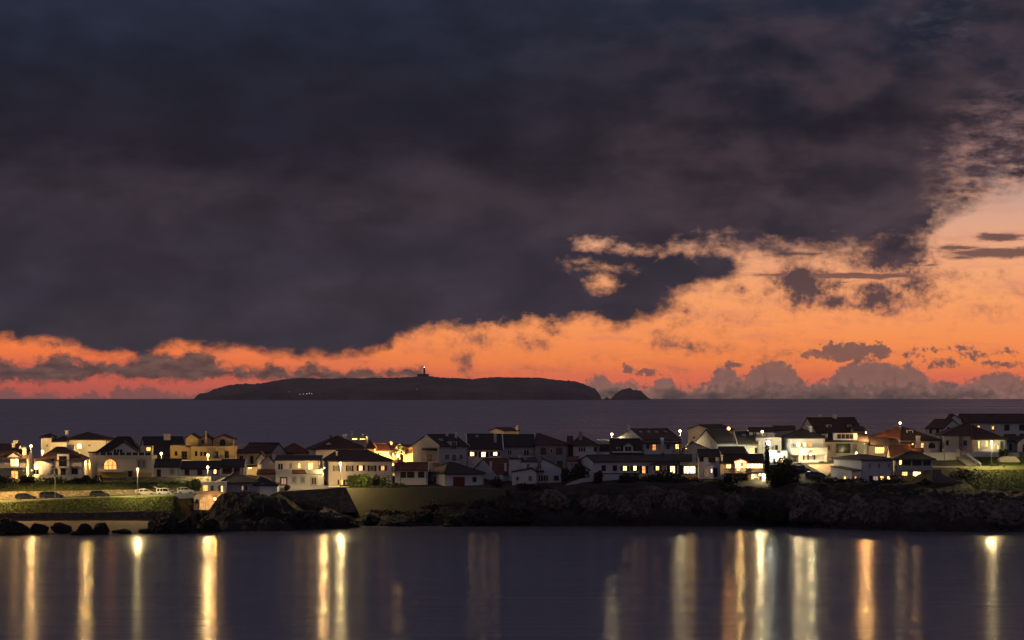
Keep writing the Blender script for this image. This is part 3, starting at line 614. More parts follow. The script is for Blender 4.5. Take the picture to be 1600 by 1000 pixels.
def build_ground():
    xs = [-900 + 20 * i for i in range(38)] + [-140 + 0.75 * i for i in range(int(280 / .75) + 1)] + [150 + 25 * i for i in range(34)]
    ys = [690 + 4 * i for i in range(3)] + [701 + .75 * i for i in range(108)] + [783 + 3 * i for i in range(24)] + [856 + 10 * i for i in range(16)]
    vs = []; fs = []
    for y in ys:
        for x in xs:
            vs.append((x, y, ground_z(x, y)))
    nx = len(xs)
    for j in range(len(ys) - 1):
        for i in range(nx - 1): a = j * nx + i; fs.append((a, a + 1, a + nx + 1, a + nx))
    m, g, b = newmat('rock_and_turf'); p = pos(g); x, y, z = g.sep(p)
    n1 = g.noise(p, 0.35, 8, 0.68); n2 = g.noise(g.v('MULTIPLY', p, (1, 1, 3)), 0.9, 6, 0.7); n3 = g.noise(p, 4.0, 5, 0.7)
    rock = g.mix(g.sstep(n1, 0.4, 0.62), (0.020, 0.017, 0.014, 1), (0.055, 0.046, 0.039, 1)); rock = g.mix(g.m('MULTIPLY', g.sstep(n2, 0.5, 0.68), .75), rock, (0.02, 0.018, 0.015, 1))
    rock = g.mix(g.sstep(g.m('ADD', z, g.m('MULTIPLY', n1, -2.5)), -0.8, 1.4), (0.012, 0.011, 0.010, 1), rock)
    sand = g.mix(g.sstep(n3, 0.3, 0.7), (0.16, 0.12, 0.075, 1), (0.11, 0.085, 0.055, 1)); sand = g.mix(g.sstep(z, 0.25, 0.9), (0.10, 0.08, 0.06, 1), sand)
    turf = g.mix(g.sstep(n3, 0.3, 0.7), (0.075, 0.10, 0.018, 1), (0.13, 0.17, 0.03, 1)); turf = g.mix(g.sstep(n1, 0.42, 0.66), turf, (0.085, 0.07, 0.03, 1))
    geo = g.n.new('ShaderNodeNewGeometry'); _, _, nz = g.sep(geo.outputs['True Normal'])
    isleft = g.sstep(x, -66, -72)
    sandm = g.m('MULTIPLY', isleft, g.sstep(y, 729, 727))
    turfm = g.m('MAXIMUM', g.m('MULTIPLY', isleft, g.sstep(y, 728, 729.5)), g.m('MULTIPLY', g.sstep(g.m('ADD', z, g.m('MULTIPLY', n1, 3.0)), 8.6, 9.6), g.sstep(nz, 0.45, 0.8)))
    rightslope = g.m('MULTIPLY', g.sstep(g.m('ADD', x, g.m('MULTIPLY', n1, 8.0)), 101, 106), g.sstep(y, 762, 765)); green = g.m('MAXIMUM', rightslope, isleft); turf = g.mix(green, g.mix(g.sstep(n3, 0.3, 0.7), (0.012, 0.012, 0.007, 1), (0.026, 0.023, 0.012, 1)), turf); turfm = g.m('MAXIMUM', turfm, rightslope)
    c = g.mix(turfm, rock, turf); c = g.mix(sandm, c, sand)
    g.l.new(c, b.inputs['Base Color']); b.inputs['Roughness'].default_value = 0.92
    bump(g, b, g.m('ADD', n1, g.m('ADD', n2, g.m('MULTIPLY', n3, .4))), 1.0, 0.5)
    mb = MB(); mb.v = vs; mb.f = fs; o = mb.build('ground', m); tag(o, kind='structure')
build_ground()

# ------------------------------------------------------------------ island on the horizon, with its lighthouse
def build_island():
    Y0 = 12600.0; drop = -Y0 * Y0 / (2 * RE)
    base = H - drop
    prof = [(305, 0), (309, 5), (311, 8), (318, 9), (325, 10), (331, 14), (345, 18), (358, 23), (372, 25), (384, 26), (398, 26), (412, 28), (434, 31), (470, 33), (520, 33.5), (560, 34), (610, 34.5), (640, 36.5), (655, 37.5),
            (675, 37), (700, 34.5), (722, 32), (738, 30.5), (752, 32.5), (780, 35), (810, 35), (840, 34), (858, 31.5), (880, 29), (895, 28), (905, 26.5), (918, 22), (930, 17), (936, 9), (939, 2), (940, 0)]
    prof2 = [(q_, h_ * 1.1) for q_, h_ in [(943, 0), (946, 3), (949, 4), (952, 1.5), (955, 2), (962, 9), (972, 15), (984, 18), (988, 15), (1001, 14), (1006, 9), (1012, 4), (1017, 0)]]
    m, g, b = newmat('island_rock'); p = pos(g); n1 = g.noise(p, 0.01, 8, 0.65)
    g.l.new(g.mix(g.sstep(n1, .35, .65), (0.16, 0.13, 0.11, 1), (0.26, 0.20, 0.17, 1)), b.inputs['Base Color']); b.inputs['Roughness'].default_value = .95
    bump(g, b, n1, 1.0, 30)
    for pr, nm, dp in ((prof, 'island', 900), (prof2, 'islet', 300)):
        mb = MB(); nx = 260 if nm == 'island' else 70; ny = 26
        x0, x1 = pr[0][0], pr[-1][0]
        for j in range(ny + 1):
            for i in range(nx + 1):
                px = x0 + (x1 - x0) * i / nx; h = interp(pr, px) * Y0 / F
                t = j / ny; s = math.sin(math.pi * t) ** 0.45 if 0 < t < 1 else 0
                w_ = 0.35 + 0.65 * math.sin(math.pi * i / nx)
                y = Y0 + (t - .5) * dp * w_; x = xat(px, Y0)
                nz = mnoise.fractal(Vector((x * .006, y * .006, 0)), 1, 2, 5) * 6 * s
                nz += mnoise.noise(Vector((px * .22, 0, 0))) * 3 * s * min(1, h / 60)
                mb.v.append((x, y, drop - 3 + (h + 3) * s + (nz if h > 8 else 0)))
        for j in range(ny):
            for i in range(nx): a = j * (nx + 1) + i; mb.f.append((a, a + 1, a + nx + 2, a + nx + 1))
        o = mb.build(nm, m); tag(o, kind='structure')
    # lighthouse
    k = Y0 / F; P = lambda px, up: (xat(px, Y0), Y0, H - (621 - up - EY) * k)
    dk = flat('lighthouse_plaster', (0.16, 0.15, 0.15), .8)
    rt = root('lighthouse', P(663, 36), 'square lighthouse with its lamp lit on the ridge of the far island', 'lighthouse')
    t = MB(); x, y, _ = P(663, 0); z0 = P(0, 36)[2]; t.hexa([(x - 3.6, y - 3.6, z0 - 6), (x + 3.6, y - 3.6, z0 - 6), (x + 3.6, y + 3.6, z0 - 6), (x - 3.6, y + 3.6, z0 - 6), (x - 3, y - 3, z0 + 24), (x + 3, y - 3, z0 + 24), (x + 3, y + 3, z0 + 24), (x - 3, y + 3, z0 + 24)])
    t.build('tower', dk, rt)
    q = MB(); q.box(x - 4.2, x + 4.2, y - 4.2, y + 4.2, z0 + 24, z0 + 25); q.build('gallery', dk, rt)
    q = MB(); q.ball((x, y, z0 + 26.4), 1.7, 8, 6); q.build('lantern', lit((1, .93, .8), 6.0, .05), rt)
    q = MB(); q.cyl((x, y, z0 + 28), (x, y, z0 + 29.6), 1.9, .2, 8); q.build('lantern_roof', dk, rt)
    q = MB()
    for a_, b_, h_ in ((652, 657, 2.0), (657, 667, 2.8), (667, 670, 2.2)): q.box(xat(a_, Y0), xat(b_, Y0), Y0 - 14, Y0 - 5, z0 - 8, z0 + h_ * .7)
    o = q.build('keeper_quarters', dk, rt)
    wl = flat('cottage_plaster', (.5, .47, .42), .9)
    for i, (px, py, w_, l_) in enumerate(((452, 611.5, 1.6, .9), (468.5, 615.4, 3, 1), (474, 615.2, 3.5, 1.3), (479.5, 614.8, 3, 2.4), (483.5, 614, 1.8, 3.4), (487, 614.8, 2.6, 1.6), (651.5, 607.3, 1.2, 1.4))):
        Yh = Y0 - 470
        r = root('island_cottage', px2w(px, py + .6, Yh), ['single faint cottage light high on the dark flank of the island', 'leftmost of the row of pale cottages low on the island', 'second pale cottage from the left in the island row', 'middle cottage of the island row', 'cottage with the brightest light in the island row', 'rightmost cottage of the row low on the island', 'lone cottage light below the lighthouse on the island'][i], 'cottage', 'cottages on the far island')
        q = MB(); kk = Yh / F; X = xat(px, Yh); Z = zat(py + .6, Yh); q.box(X - w_ / 2 * kk, X + w_ / 2 * kk, Yh, Yh + 30, Z - 3, Z + 1.6); q.build('wall', wl, r)
        q = MB(); q.slab([(X - w_ / 2 * kk, Yh - .5, Z + 1.6), (X + w_ / 2 * kk, Yh - .5, Z + 1.6), (X + w_ / 2 * kk, Yh + 15, Z + 3), (X - w_ / 2 * kk, Yh + 15, Z + 3)], .3); q.build('roof', tiles(SLATE), r)
        q = MB(); q.box(X - w_ * .3 * kk, X + w_ * .3 * kk, Yh - .3, Yh + .1, Z - .5, Z + 1.3); q.build('window', lit((1, .8, .6), l_ * .35, .1), r)
build_island()

# ------------------------------------------------------------------ plants, rocks
def leaves(c, rx, ry, rz, n, size, seed, lobes=5, flat_bottom=True):
    """leaf-sized faces spread through an uneven crown"""
    R = random.Random(seed); mb = MB(); cl = []
    for i in range(lobes):
        t = R.uniform(0, 2 * math.pi); q = R.uniform(.15, .75); cl.append((c[0] + rx * q * math.cos(t), c[1] + ry * q * math.sin(t), c[2] + rz * R.uniform(.25, .85), R.uniform(.28, .5)))
    for i in range(n):
        L = cl[R.randrange(lobes)]
        d = Vector((R.gauss(0, 1), R.gauss(0, 1), R.gauss(0, 1))).normalized() * (R.uniform(.45, 1.08) ** .6)
        p = Vector((L[0] + d.x * rx * L[3], L[1] + d.y * ry * L[3], L[2] + d.z * rz * L[3] * 1.2))
        if p.z < c[2] - .2: p.z = c[2] + R.uniform(0, rz * .3)
        s = size * R.uniform(.6, 1.5); a = Vector((R.gauss(0, 1), R.gauss(0, 1), R.gauss(0, .7))).normalized(); b = a.orthogonal().normalized(); b = (b + a.cross(b) * R.uniform(-1, 1)).normalized()
        mb.add([p - a * s - b * s * .1, p + b * s * .5, p + a * s, p - b * s * .5], [(0, 1, 2, 3)])
    return mb
def bush(name, cat, label, px0, px1, py_top, py_bot, Y, col, n=900, size=.28, seed=1, dy=None, lobes=7, group=None, stem=True):
    cx = (px0 + px1) / 2; p = px2w(cx, py_bot, Y); rx = (px1 - px0) / 2 * Y / F; rz = (py_bot - py_top) * Y / F
    rt = root(name, p, label, cat, group); d_ = dy or rx * .7
    leaves(p, rx * 1.05, d_, rz, n, size, seed, lobes).build('foliage', leafmat(col), rt)
    if stem:
        s = MB(); R = random.Random(seed)
        for i in range(4):
            t = Vector((R.uniform(-.4, .4) * rx, R.uniform(-.4, .4) * d_, rz * R.uniform(.5, .8))); s.cyl(p + t * .15 - Vector((0, 0, .6)), p + t, .12, .04, 5)
        s.build('stem', BROWNW, rt)
    return rt
def rock(name, label, px0, px1, py_top, py_bot, Y, mat, seed, depth=None, group='boulders along the shore', below=1.2, lump=.35, cat='rock'):
    cx = (px0 + px1) / 2; rx = (px1 - px0) / 2 * Y / F; zb = zat(py_bot, Y); zt = zat(py_top, Y); d_ = depth or rx * .8
    bm = bmesh.new(); bmesh.ops.create_icosphere(bm, subdivisions=5, radius=1.0); o = Vector((seed * 7.3, seed * 3.1, seed))
    R_ = random.Random(seed * 13); cuts = []
    for i in range(26):
        n = Vector((R_.gauss(0, 1), R_.gauss(0, 1), R_.gauss(0, .8))).normalized(); cuts.append((n, R_.uniform(.68, 1.0)))
    for v in bm.verts:
        n = v.co.normalized()
        q = 1.12 + lump * mnoise.fractal(n * 1.5 + o, 1.0, 2.0, 4) * 1.2
        c = v.co * q
        for cn, cd in cuts:
            k = c.dot(cn) - cd
            if k > 0: c = c - cn * k * .93
        cr = abs(mnoise.noise(Vector((n.x * 5, n.y * 5, n.z * 2.2)) + o)); c = c * (1 - .16 * max(0, 1 - cr * 9) + .05 * mnoise.noise(n * 11 + o) + .025 * mnoise.noise(n * 27 + o))
        v.co = c
    xa = max(abs(v.co.x) for v in bm.verts); za = max(v.co.z for v in bm.verts); ya = max(abs(v.co.y) for v in bm.verts)
    for v in bm.verts:
        c = v.co; z = c.z / za; v.co = Vector((c.x / xa * rx * 1.08, c.y / ya * d_, z * (zt - zb) if z > 0 else z * below))
    me = D.meshes.new(name); bm.to_mesh(me); bm.free(); me.materials.append(mat)
    ob = D.objects.new(name, me); COL.objects.link(ob); ob.location = (xat(cx, Y), Y, zb); tag(ob, label, cat, group)
    return ob
ROCKD = rockmat((0.017, 0.0145, 0.0125, 1), (0.036, 0.030, 0.026, 1), (0.010, 0.009, 0.008, 1))
ROCKL = rockmat((0.095, 0.078, 0.069, 1), (0.25, 0.205, 0.18, 1), (0.035, 0.03, 0.025, 1), .8)

# ------------------------------------------------------------------ lamps
def add_light(name, loc, power, rgb, parent, r=.22, spot=None):
    l = D.lights.new(name, 'POINT' if not spot else 'SPOT'); l.energy = power * 2.75; l.color = rgb; l.shadow_soft_size = r
    if spot: l.spot_size = math.radians(spot); l.spot_blend = .12
    o = D.objects.new(name, l); COL.objects.link(o)
    o.parent = parent; o.location = Vector(loc) - parent.location; return o
WARM = (1.0, .58, .20); PALE = (1.0, .72, .30); COOL = (.92, 1.0, .80); ORANGE = (1.0, .42, .10); SOFTW = (1, .78, .40)
def street_lamp(label, px, py, pyb, Y, power, rgb, glow=14, style='globe', r=None, col=None, lean=0, gf=.24):
    p = px2w(px, py, Y); b = px2w(px, pyb, Y); rt = root('street_lamp', b, label, 'street lamp', 'street lamps of the village')
    po = MB(); po.cyl((b.x + lean, b.y, b.z - 1), (p.x, p.y, p.z - .25), .075, .05, 7); po.build('pole', col or STEEL, rt)
    q = MB(); q.cyl((b.x + lean, b.y, b.z - .4), (b.x + lean, b.y, b.z + .5), .14, .11, 8); q.build('pole_foot', col or STEEL, rt)
    r = r or .3; em = lit(rgb, glow * .65, 0.05) if power else flat('unlit_lamp_glass', (.3, .3, .28), .3)
    if style == 'globe':
        g_ = MB(); g_.ball(p, r, 12, 8); g_.build('lamp_globe', em, rt, True)
        c = MB(); c.cyl((p.x, p.y, p.z - r - .12), (p.x, p.y, p.z - r + .03), .11, .15, 8); c.cyl((p.x, p.y, p.z + r * .92), (p.x, p.y, p.z + r + .1), .14, .03, 8); c.build('lamp_collar', WROUGHT, rt)
    else:
        g_ = MB(); g_.ball(p, r, 12, 8, .6); g_.build('lamp_glass', em, rt, True)
        c = MB(); c.cyl((p.x, p.y, p.z + r * .45), (p.x, p.y, p.z + r * .45 + .16), r * 1.5, r * .5, 10); c.build('lamp_hood', WROUGHT, rt)
    if power:      # most of the light leaves a street lamp downward
        add_light('lamp_light', (p.x, p.y - r - .12, p.z - .05), power * .9, rgb, rt, .2, 169); add_light('lamp_glow', (p.x, p.y - r - .12, p.z + .05), power * gf, rgb, rt, .2)
    return rt
def wall_lamp(label, px, py, Y, power, rgb, glow=12, r=.2, back=.5, off=None, name='wall_lamp'):
    p = px2w(px, py, Y); rt = root(name, p, label, 'wall lamp', 'wall lamps on the houses')
    g_ = MB(); g_.ball(p, r, 10, 7); g_.build('lamp_glass', lit(rgb, glow, 0.05), rt, True)
    c = MB(); c.box(p.x - .05, p.x + .05, p.y, p.y + back, p.z + r * .9, p.z + r * .9 + .08); c.cyl((p.x, p.y, p.z + r * .8), (p.x, p.y, p.z + r * 1.2), r * 1.1, r * .3, 8); c.build('bracket', WROUGHT, rt)
    add_light('lamp_light', (p.x, p.y - (r + .25 if off is None else off), p.z + .02), power, rgb, rt, .15); return rt

# ------------------------------------------------------------------ cars
def car(label, px0, px1, py_bot, Y, rgb, kind='hatch', facing=1, lights=None, yaw=0, group='cars parked along the village road', z=None, hatch_open=False):
    """a parked car seen side on; facing +1 nose to the right"""
    cx = (px0 + px1) / 2; Lc = (px1 - px0) * Y / F; zg = zat(py_bot, Y) if z is None else z
    rt = root('parked_car', (xat(cx, Y), Y, zg), label, 'van' if kind == 'van' else 'car', group)
    sc = Lc / 4.3; f = facing; ca, sa = math.cos(math.radians(yaw)), math.sin(math.radians(yaw))
    def T(x, y, z_): x = x * sc * f; return (rt.location.x + x * ca - y * sa, Y + x * sa + y * ca, zg + z_ * (1 if sc > .9 else sc * 1.08))
    paint = ('car_paint', rgb)
    m = MATS.get(paint)
    if not m:
        m, g, b = newmat('car_paint'); b.inputs['Base Color'].default_value = tuple(rgb) + (1,); b.inputs['Roughness'].default_value = .35; b.inputs['Coat Weight'].default_value = .6; b.inputs['Metallic'].default_value = .2; MATS[paint] = m
    hgt = {'hatch': 1.46, 'suv': 1.62, 'van': 1.85, 'sedan': 1.43}[kind]
    low = [(-2.12, .32), (-2.15, .72), (-2.05, .95), (-1.2, .99), (.9, .99), (1.25, .95), (2.0, .78), (2.14, .58), (2.12, .32)]
    if kind == 'van': low = [(-2.14, .32), (-2.15, .9), (-2.12, 1.05), (-1.2, 1.07), (1.1, 1.07), (1.4, 1.02), (2.0, .85), (2.14, .6), (2.12, .32)]
    if kind == 'suv': low = [(a, z_ + (.12 if z_ > .4 else 0)) for a, z_ in low]
    def arch(cx_, n=6): return [(cx_ + .36 * math.cos(math.pi * i / n), .30 + .34 * math.sin(math.pi * i / n)) for i in range(n + 1)]
    bot = list(reversed(low[-1:])) + [(1.78, .28)] + arch(1.38) + [(.98, .26), (-.92, .26)] + arch(-1.3) + [(-1.7, .28)]
    pts = low[:-1] + bot; n = len(pts); mb = MB(); hw = .86
    def yw(z_): return hw * (1 if z_ < .75 else .95)
    mb.add([T(x, -yw(z_), z_) for x, z_ in pts] + [T(x, yw(z_), z_) for x, z_ in pts], [tuple(range(n)), tuple(range(2 * n - 1, n - 1, -1))] + [(i, n + i, n + (i + 1) % n, (i + 1) % n) for i in range(n)])
    body = mb.build('body', m, rt)
    sh = {'hatch': ((-2.02, .95), (-1.72, hgt - .12), (-1.3, hgt), (.05, hgt), (.42, hgt - .1), (1.22, .97)), 'sedan': ((-1.75, .95), (-1.15, hgt - .08), (-.8, hgt), (.1, hgt), (.4, hgt - .08), (1.2, .97)),
          'suv': ((-2.08, 1.06), (-1.88, hgt - .1), (-1.5, hgt), (.25, hgt), (.55, hgt - .1), (1.2, 1.08)), 'van': ((-2.12, 1.05), (-2.05, hgt - .08), (-1.8, hgt), (.75, hgt), (1.0, hgt - .1), (1.45, 1.05))}[kind]
    n = len(sh)
    def cab(grow, w0, w1, zoff=0): return [T(x * grow, -(w0 if i in (0, n - 1) else w1), z_ + zoff) for i, (x, z_) in enumerate(sh)]
    q = MB(); q.add(cab(1, .80, .64) + [T(x, (.80 if i in (0, n - 1) else .64), z_) for i, (x, z_) in enumerate(sh)], [tuple(range(n)), tuple(range(2 * n - 1, n - 1, -1))] + [(i, n + i, n + (i + 1) % n, (i + 1) % n) for i in range(n)])
    q.build('glasshouse', flat('car_glass', (.015, .017, .02), .1), rt)
    # roof and pillars in the car's colour
    q = MB(); r0, r1 = sh[2], sh[3]
    q.hexa([T(r0[0] - .25, -.67, hgt - .07), T(r1[0] + .22, -.67, hgt - .07), T(r1[0] + .22, .67, hgt - .07), T(r0[0] - .25, .67, hgt - .07), T(r0[0], -.63, hgt + .03), T(r1[0], -.63, hgt + .03), T(r1[0], .63, hgt + .03), T(r0[0], .63, hgt + .03)])
    for sy in (-1, 1):
        for (xa, za), (xb, zb), w_ in ((sh[0], sh[1], .13), (sh[-1], sh[-2], .06), ((-.35, .97), (-.38, hgt - .05), .05), ((-1.25, .97), (-1.1, hgt - .05), .10)):
            q.hexa([T(xa - w_, sy * .82, za), T(xa + w_, sy * .82, za), T(xa + w_, sy * .76, za), T(xa - w_, sy * .76, za), T(xb - w_, sy * .67, zb), T(xb + w_, sy * .67, zb), T(xb + w_, sy * .60, zb), T(xb - w_, sy * .60, zb)])
    q.build('roof', m, rt)
    for wx in (1.38, -1.3):
        for sy in (-1, 1):
            w_ = MB(); w_.cyl(T(wx, sy * .68, .31), T(wx, sy * .88, .31), .31, n=14); wo = w_.build('wheel', flat('tyre', (.02, .02, .02), .8), rt)
            w_ = MB(); w_.cyl(T(wx, sy * .87, .31), T(wx, sy * .90, .31), .19, n=10); w_.build('rim', STEEL, wo)
    for sy in (-1, 1):
        w_ = MB(); w_.hexa([T(1.95, sy * .6 - .15, .58), T(2.15, sy * .6 - .15, .58), T(2.15, sy * .6 + .15, .58), T(1.95, sy * .6 + .15, .58), T(1.9, sy * .6 - .15, .74), T(2.10, sy * .6 - .15, .74), T(2.10, sy * .6 + .15, .74), T(1.9, sy * .6 + .15, .74)])
        w_.build('headlight', flat('headlight_glass', (.7, .7, .68), .15), rt)
        w_ = MB(); w_.hexa([T(-2.17, sy * .68 - .12, .75), T(-2.05, sy * .68 - .12, .75), T(-2.05, sy * .68 + .12, .75), T(-2.17, sy * .68 + .12, .75), T(-2.15, sy * .68 - .12, .95), T(-2.03, sy * .68 - .12, .95), T(-2.03, sy * .68 + .12, .95), T(-2.15, sy * .68 + .12, .95)])
        w_.build('tail_light', REDW, rt)
    if hatch_open:
        q = MB(); q.hexa([T(-2.9, -.6, hgt + .35), T(-2.0, -.62, hgt - .02), T(-2.0, .62, hgt - .02), T(-2.9, .6, hgt + .35), T(-2.9, -.6, hgt + .42), T(-2.0, -.62, hgt + .06), T(-2.0, .62, hgt + .06), T(-2.9, .6, hgt + .42)])
        q.build('tailgate', m, rt)
    return rt

# ------------------------------------------------------------------ houses, from the left of the spit to the right (photograph pixels)
# -- left quarter
r = house('left edge house with gabled dormer and orange lit windows above and below', 15, 766, 752)
b = Block(r, 0, -14, 42, 766, 9, 714.5, 702, 752, wall=GREYW)
b.win('f', 16, 714, 29.5, 729, 'W', rows=2, trim=False, rail=True); b.win('f', 17, 735, 29, 749, 'O', name='terrace_door', rows=2)
b.dormer(12, 33.5, 706, 714.5, t=-.02, gable=True, kind='D', depth=4, cols=1)
b.railing('f', 4, 42, 729.5, 724.5, 1.3, posts=0); b.chimney(35, 41, 698, 714, 1.2)
b.win('f', 5, 718, 9, 724, 'D'); b.band('f', 26, 734.5, 38, 736.2, 0, 1.6, flat('awning_cloth', (.4, .35, .28), .8), 'awning')
r = house('dark roofed house with two chimneys behind the left edge house', 12, 795, 722)
b = Block(r, 0, -10, 28, 795, 8, 701, 693.5, 722); b.chimney(18.5, 23, 692, 701, 1); b.chimney(21, 27, 688, 694, 4)
r = house('hip roofed white house with blue plinth, rounded corner and tall dark balcony door', 92, 768, 746)
b = Block(r, 0, 60, 131, 768, 10, 717.5, 698.5, 746, 'hip', ins=(3.4, 5.0))
c = MB(); cx, cy = xat(60, 768) + 1.2, 768 + 1.25
c.cyl((cx, cy, b.zb), (cx, cy, b.he - .06), 2.35, n=20); c.build('round_corner', plaster(WHITE), r, True)
c = MB(); c.cyl((cx, cy, b.he - .06), (cx, cy, b.he + .12), 2.75, n=20); c.build('round_corner_eave', tiles(DKRED), r)
b.band('f', 61, 743, 131, 746.8, 0, .06, flat('blue_paint', (.03, .05, .22), .7), 'blue_plinth')
b.band('f', 89.4, 709.3, 108, 729, -.3, .35, plaster(WHITE), 'balcony_bay'); b.win('f', 92.5, 712.5, 104, 728.5, 'D', fm=DARK, cols=2, off=.36)
b.railing('f', 91, 107, 729, 721.5, 1.1); b.door('f', 94.5, 732, 102.5, 746, DARK)
b.win('f', 75.5, 733, 85, 742, 'D', sh=DARK, trim=False); b.win('f', 111.5, 731.5, 121.7, 741, 'D', fm=DARK); b.band('f', 110.5, 728.6, 122.5, 730, 0, .5, tiles(RED), 'window_canopy'); b.band('f', 75, 728.6, 86, 730, 0, .5, tiles(RED), 'window_canopy')
b.chimney(104, 114, 695.8, 708, 5.5, pots=2)
for q in (53.5, 58.5): c = MB(); X = xat(q, 765.9); c.box(X - .28, X + .28, 765.62 + abs(q - 58.5) * .17, 765.9 + .8, zat(741, 766), zat(733, 766)); w = c.build('window', FRAME, r); c = MB(); c.box(X - .2, X + .2, 765.56 + abs(q - 58.5) * .17, 765.7 + .8, zat(740.4, 766), zat(733.6, 766)); c.build('pane', GLASS, w)
r = house('large white villa with lit square window, tower and white chimney behind the blue plinth house', 110, 800, 722)
b = Block(r, 0, 104, 168, 803, 12, 686, 675.8, 722, 'hip', ins=(7, 9)); b.win('f', 119.5, 693, 128, 701.5, 'W', cols=2); b.win('f', 137.5, 694, 142, 698, 'D'); b.chimney(101.5, 107, 672.5, 682, 2.5, pots=0)
b2 = Block(r, 0, 79.6, 103.8, 801, 9, 689.3, 681, 722, 'hip', ins=(4, 1)); b3 = Block(r, 0, 64, 79.4, 799.5, 8, 683, 677.5, 716, 'hip', ins=(3.5, 1.5)); b3.win('f', 71.5, 694, 75.8, 698.5, 'D')
r = house('white house with a big lit arch window, yellow base, round tower and glass fenced terrace', 188, 768, 746)
b = Block(r, 0, 152, 237, 769, 11, 712.5, None, 746, 'flat', par=.15, wall=(.68, .62, .5))
c = MB(); cx, cy = xat(147.5, 770), 771.0; c.cyl((cx, cy, b.zb), (cx, cy, zat(707.5, 769)), 1.25, n=18); c.build('round_tower', plaster(CREAM), r, True)
c = MB(); c.cyl((cx, cy, zat(707.5, 769)), (cx, cy, zat(706, 769)), 1.6, n=18); c.build('round_tower_roof', tiles(DKRED), r)
c = MB(); c.box(xat(143, 772), xat(153, 772), 772.3, 777, b.zb, zat(709, 770)); c.build('tower_wing', plaster(CREAM), r)
b.band('f', 152.5, 738.5, 237, 746.8, 0, .07, plaster((.55, .40, .12)), 'yellow_plinth'); b.win('f', 162.5, 717.5, 182, 733, 'O', cols=3, arch=True, trim=False, fm=BROWNW)
b.band('f', 154, 733.5, 194, 737.5, 0, 1.0, plaster(WHITE), 'planter_ledge'); b.win('f', 214.8, 718.5, 220.4, 731.5, 'D', trim=True); b.win('f', 222.4, 718.5, 228, 731.5, 'D', trim=True)
b.door('f', 199.5, 736, 207.5, 745.8, DARK, name='garage_door'); b.band('f', 152, 711.6, 237.5, 713.2, 0, .35, plaster(WHITE), 'terrace_cornice')
c = MB(); z0, z1 = zat(712.4, 769), zat(706.6, 769)
for i in range(9): X = xat(156 + i * 10, 769); c.box(X - .12, X + .12, 769.1, 769.35, z0, z1)
c.build('terrace_post', plaster(WHITE), r); c = MB(); c.box(xat(156, 769), xat(236, 769), 769.18, 769.24, z0 + .1, z1 - .05); c.build('terrace_glass', flat('smoked_glass', (.05, .05, .055), .1), r)
bh = Block(r, 0, 151, 216, 775.5, 8, 707, 682.6, 713, 'hip', ins=(4.2, 2.2), rf=SLATE, below=.2, wall=GREYW, o=.7); bh.chimney(196, 203, 680, 688, 4, wall=GREYW); bu = Block(r, 0, 170, 216, 773, 4, 705, 690, 713, 'gy', ry=.5, rf=SLATE, o=.2, below=.2, wall=GREYW); bu.win('f', 177, 701, 192, 712, 'D', cols=3, name='terrace_door'); c = wall_lamp('small white wall light on the upper terrace above the arch window', 204, 706, 773.6, 4, (.85, .9, 1), 8, .12)
bw = Block(r, 0, 219, 236.8, 778, 4, 697, None, 713, 'flat', below=.2, wall=CREAM, par=.2); bw.win('f', 228.5, 698.5, 235.5, 705, 'L', cols=1)
r = house('barn like house with vast dark roof and pale gable behind the roof lamp', 258, 812, 720)
b = Block(r, 14, 230, 293, 812, 9, 713, 682.5, 722, 'gx', xs=216, rf=SLATE, wall=GREYW); b.chimney(256, 266, 678, 682.5, 5)
r = house('ochre lit terrace house with two low gables, balconies and a tall chimney', 330, 797, 722, group='ochre houses on the back street')
b = Block(r, 0, 266, 298, 797, 9, 696, None, 724, 'flat', par=.3, wall=OCHRE); b.win('f', 273, 705, 277.3, 712, 'D', fm=DARK, cols=1); b.win('f', 283.5, 705, 292.5, 718, 'D', fm=GREENW, cols=2, name='balcony_door'); b.railing('f', 281, 298, 718.3, 712.5, 1.0)
b = Block(r, 0, 298.3, 366.5, 796, 11, 697, None, 724, 'flat', par=.1, wall=OCHRE)
for x0, x1, y0, y1 in ((304.5, 308.5, 705, 712.5), (313, 316.3, 705.5, 712.5), (318.3, 322.5, 706, 712.5)): b.win('f', x0, y0, x1, y1, 'D', fm=DARK, cols=1)
for x0, x1 in ((334, 341), (351, 357.5)): b.win('f', x0, 705, x1, 716, 'D', fm=GREENW, cols=2, name='balcony_door')
b.railing('f', 330, 366, 716.6, 712, 1.0, slab=True); b.railing('f', 299, 366, 697, 692, 0.1, slab=False, mat=WROUGHT)
for x0, x1, ya, ye_, wd in ((290, 309.5, 678, 683.5, None), (310.5, 331, 679.5, 685, (315.5, 687, 318.5, 693)), (332.5, 364, 679, 685, (343.5, 686.5, 352, 696))):
    q = Block(r, 0, x0, x1, 800 - (3 if x0 == 290 else 0), 8, ye_, ya, 698, 'gy', wall=OCHRE, below=.1)
    if wd: q.win('f', *wd, 'D', fm=DARK, arch=(x0 > 332), cols=2)
q.chimney(320, 323.3, 674, 690, -2.0, wall=OCHRE)
r = house('low grey roofed cottage with a dark door and framed window beside the yellow base house', 258, 774, 746, 'row of low cottages above the parked cars')
b = Block(r, 0, 237, 281, 774, 7, 728, 717, 746, 'gx', rf=SLATE, ins=None); b.door('f', 245, 733.5, 251.5, 745, DARK); b.win('f', 266.5, 733, 271, 741, 'D', trim=True)
r = house('long low cottage with three red framed windows, the right one lit', 312, 775, 746, 'row of low cottages above the parked cars')
b = Block(r, 0, 281.6, 344, 775, 8, 731, 720.6, 746, 'gx', rf=SLATE)
for x0, k in ((289.8, 'D'), (309.8, 'D')): b.win('f', x0, 733.6, x0 + 5, 741.5, k, fm=REDW, trim=True)
b.win('f', 333.4, 733, 338.6, 741, 'W', fm=REDW, trim=True)
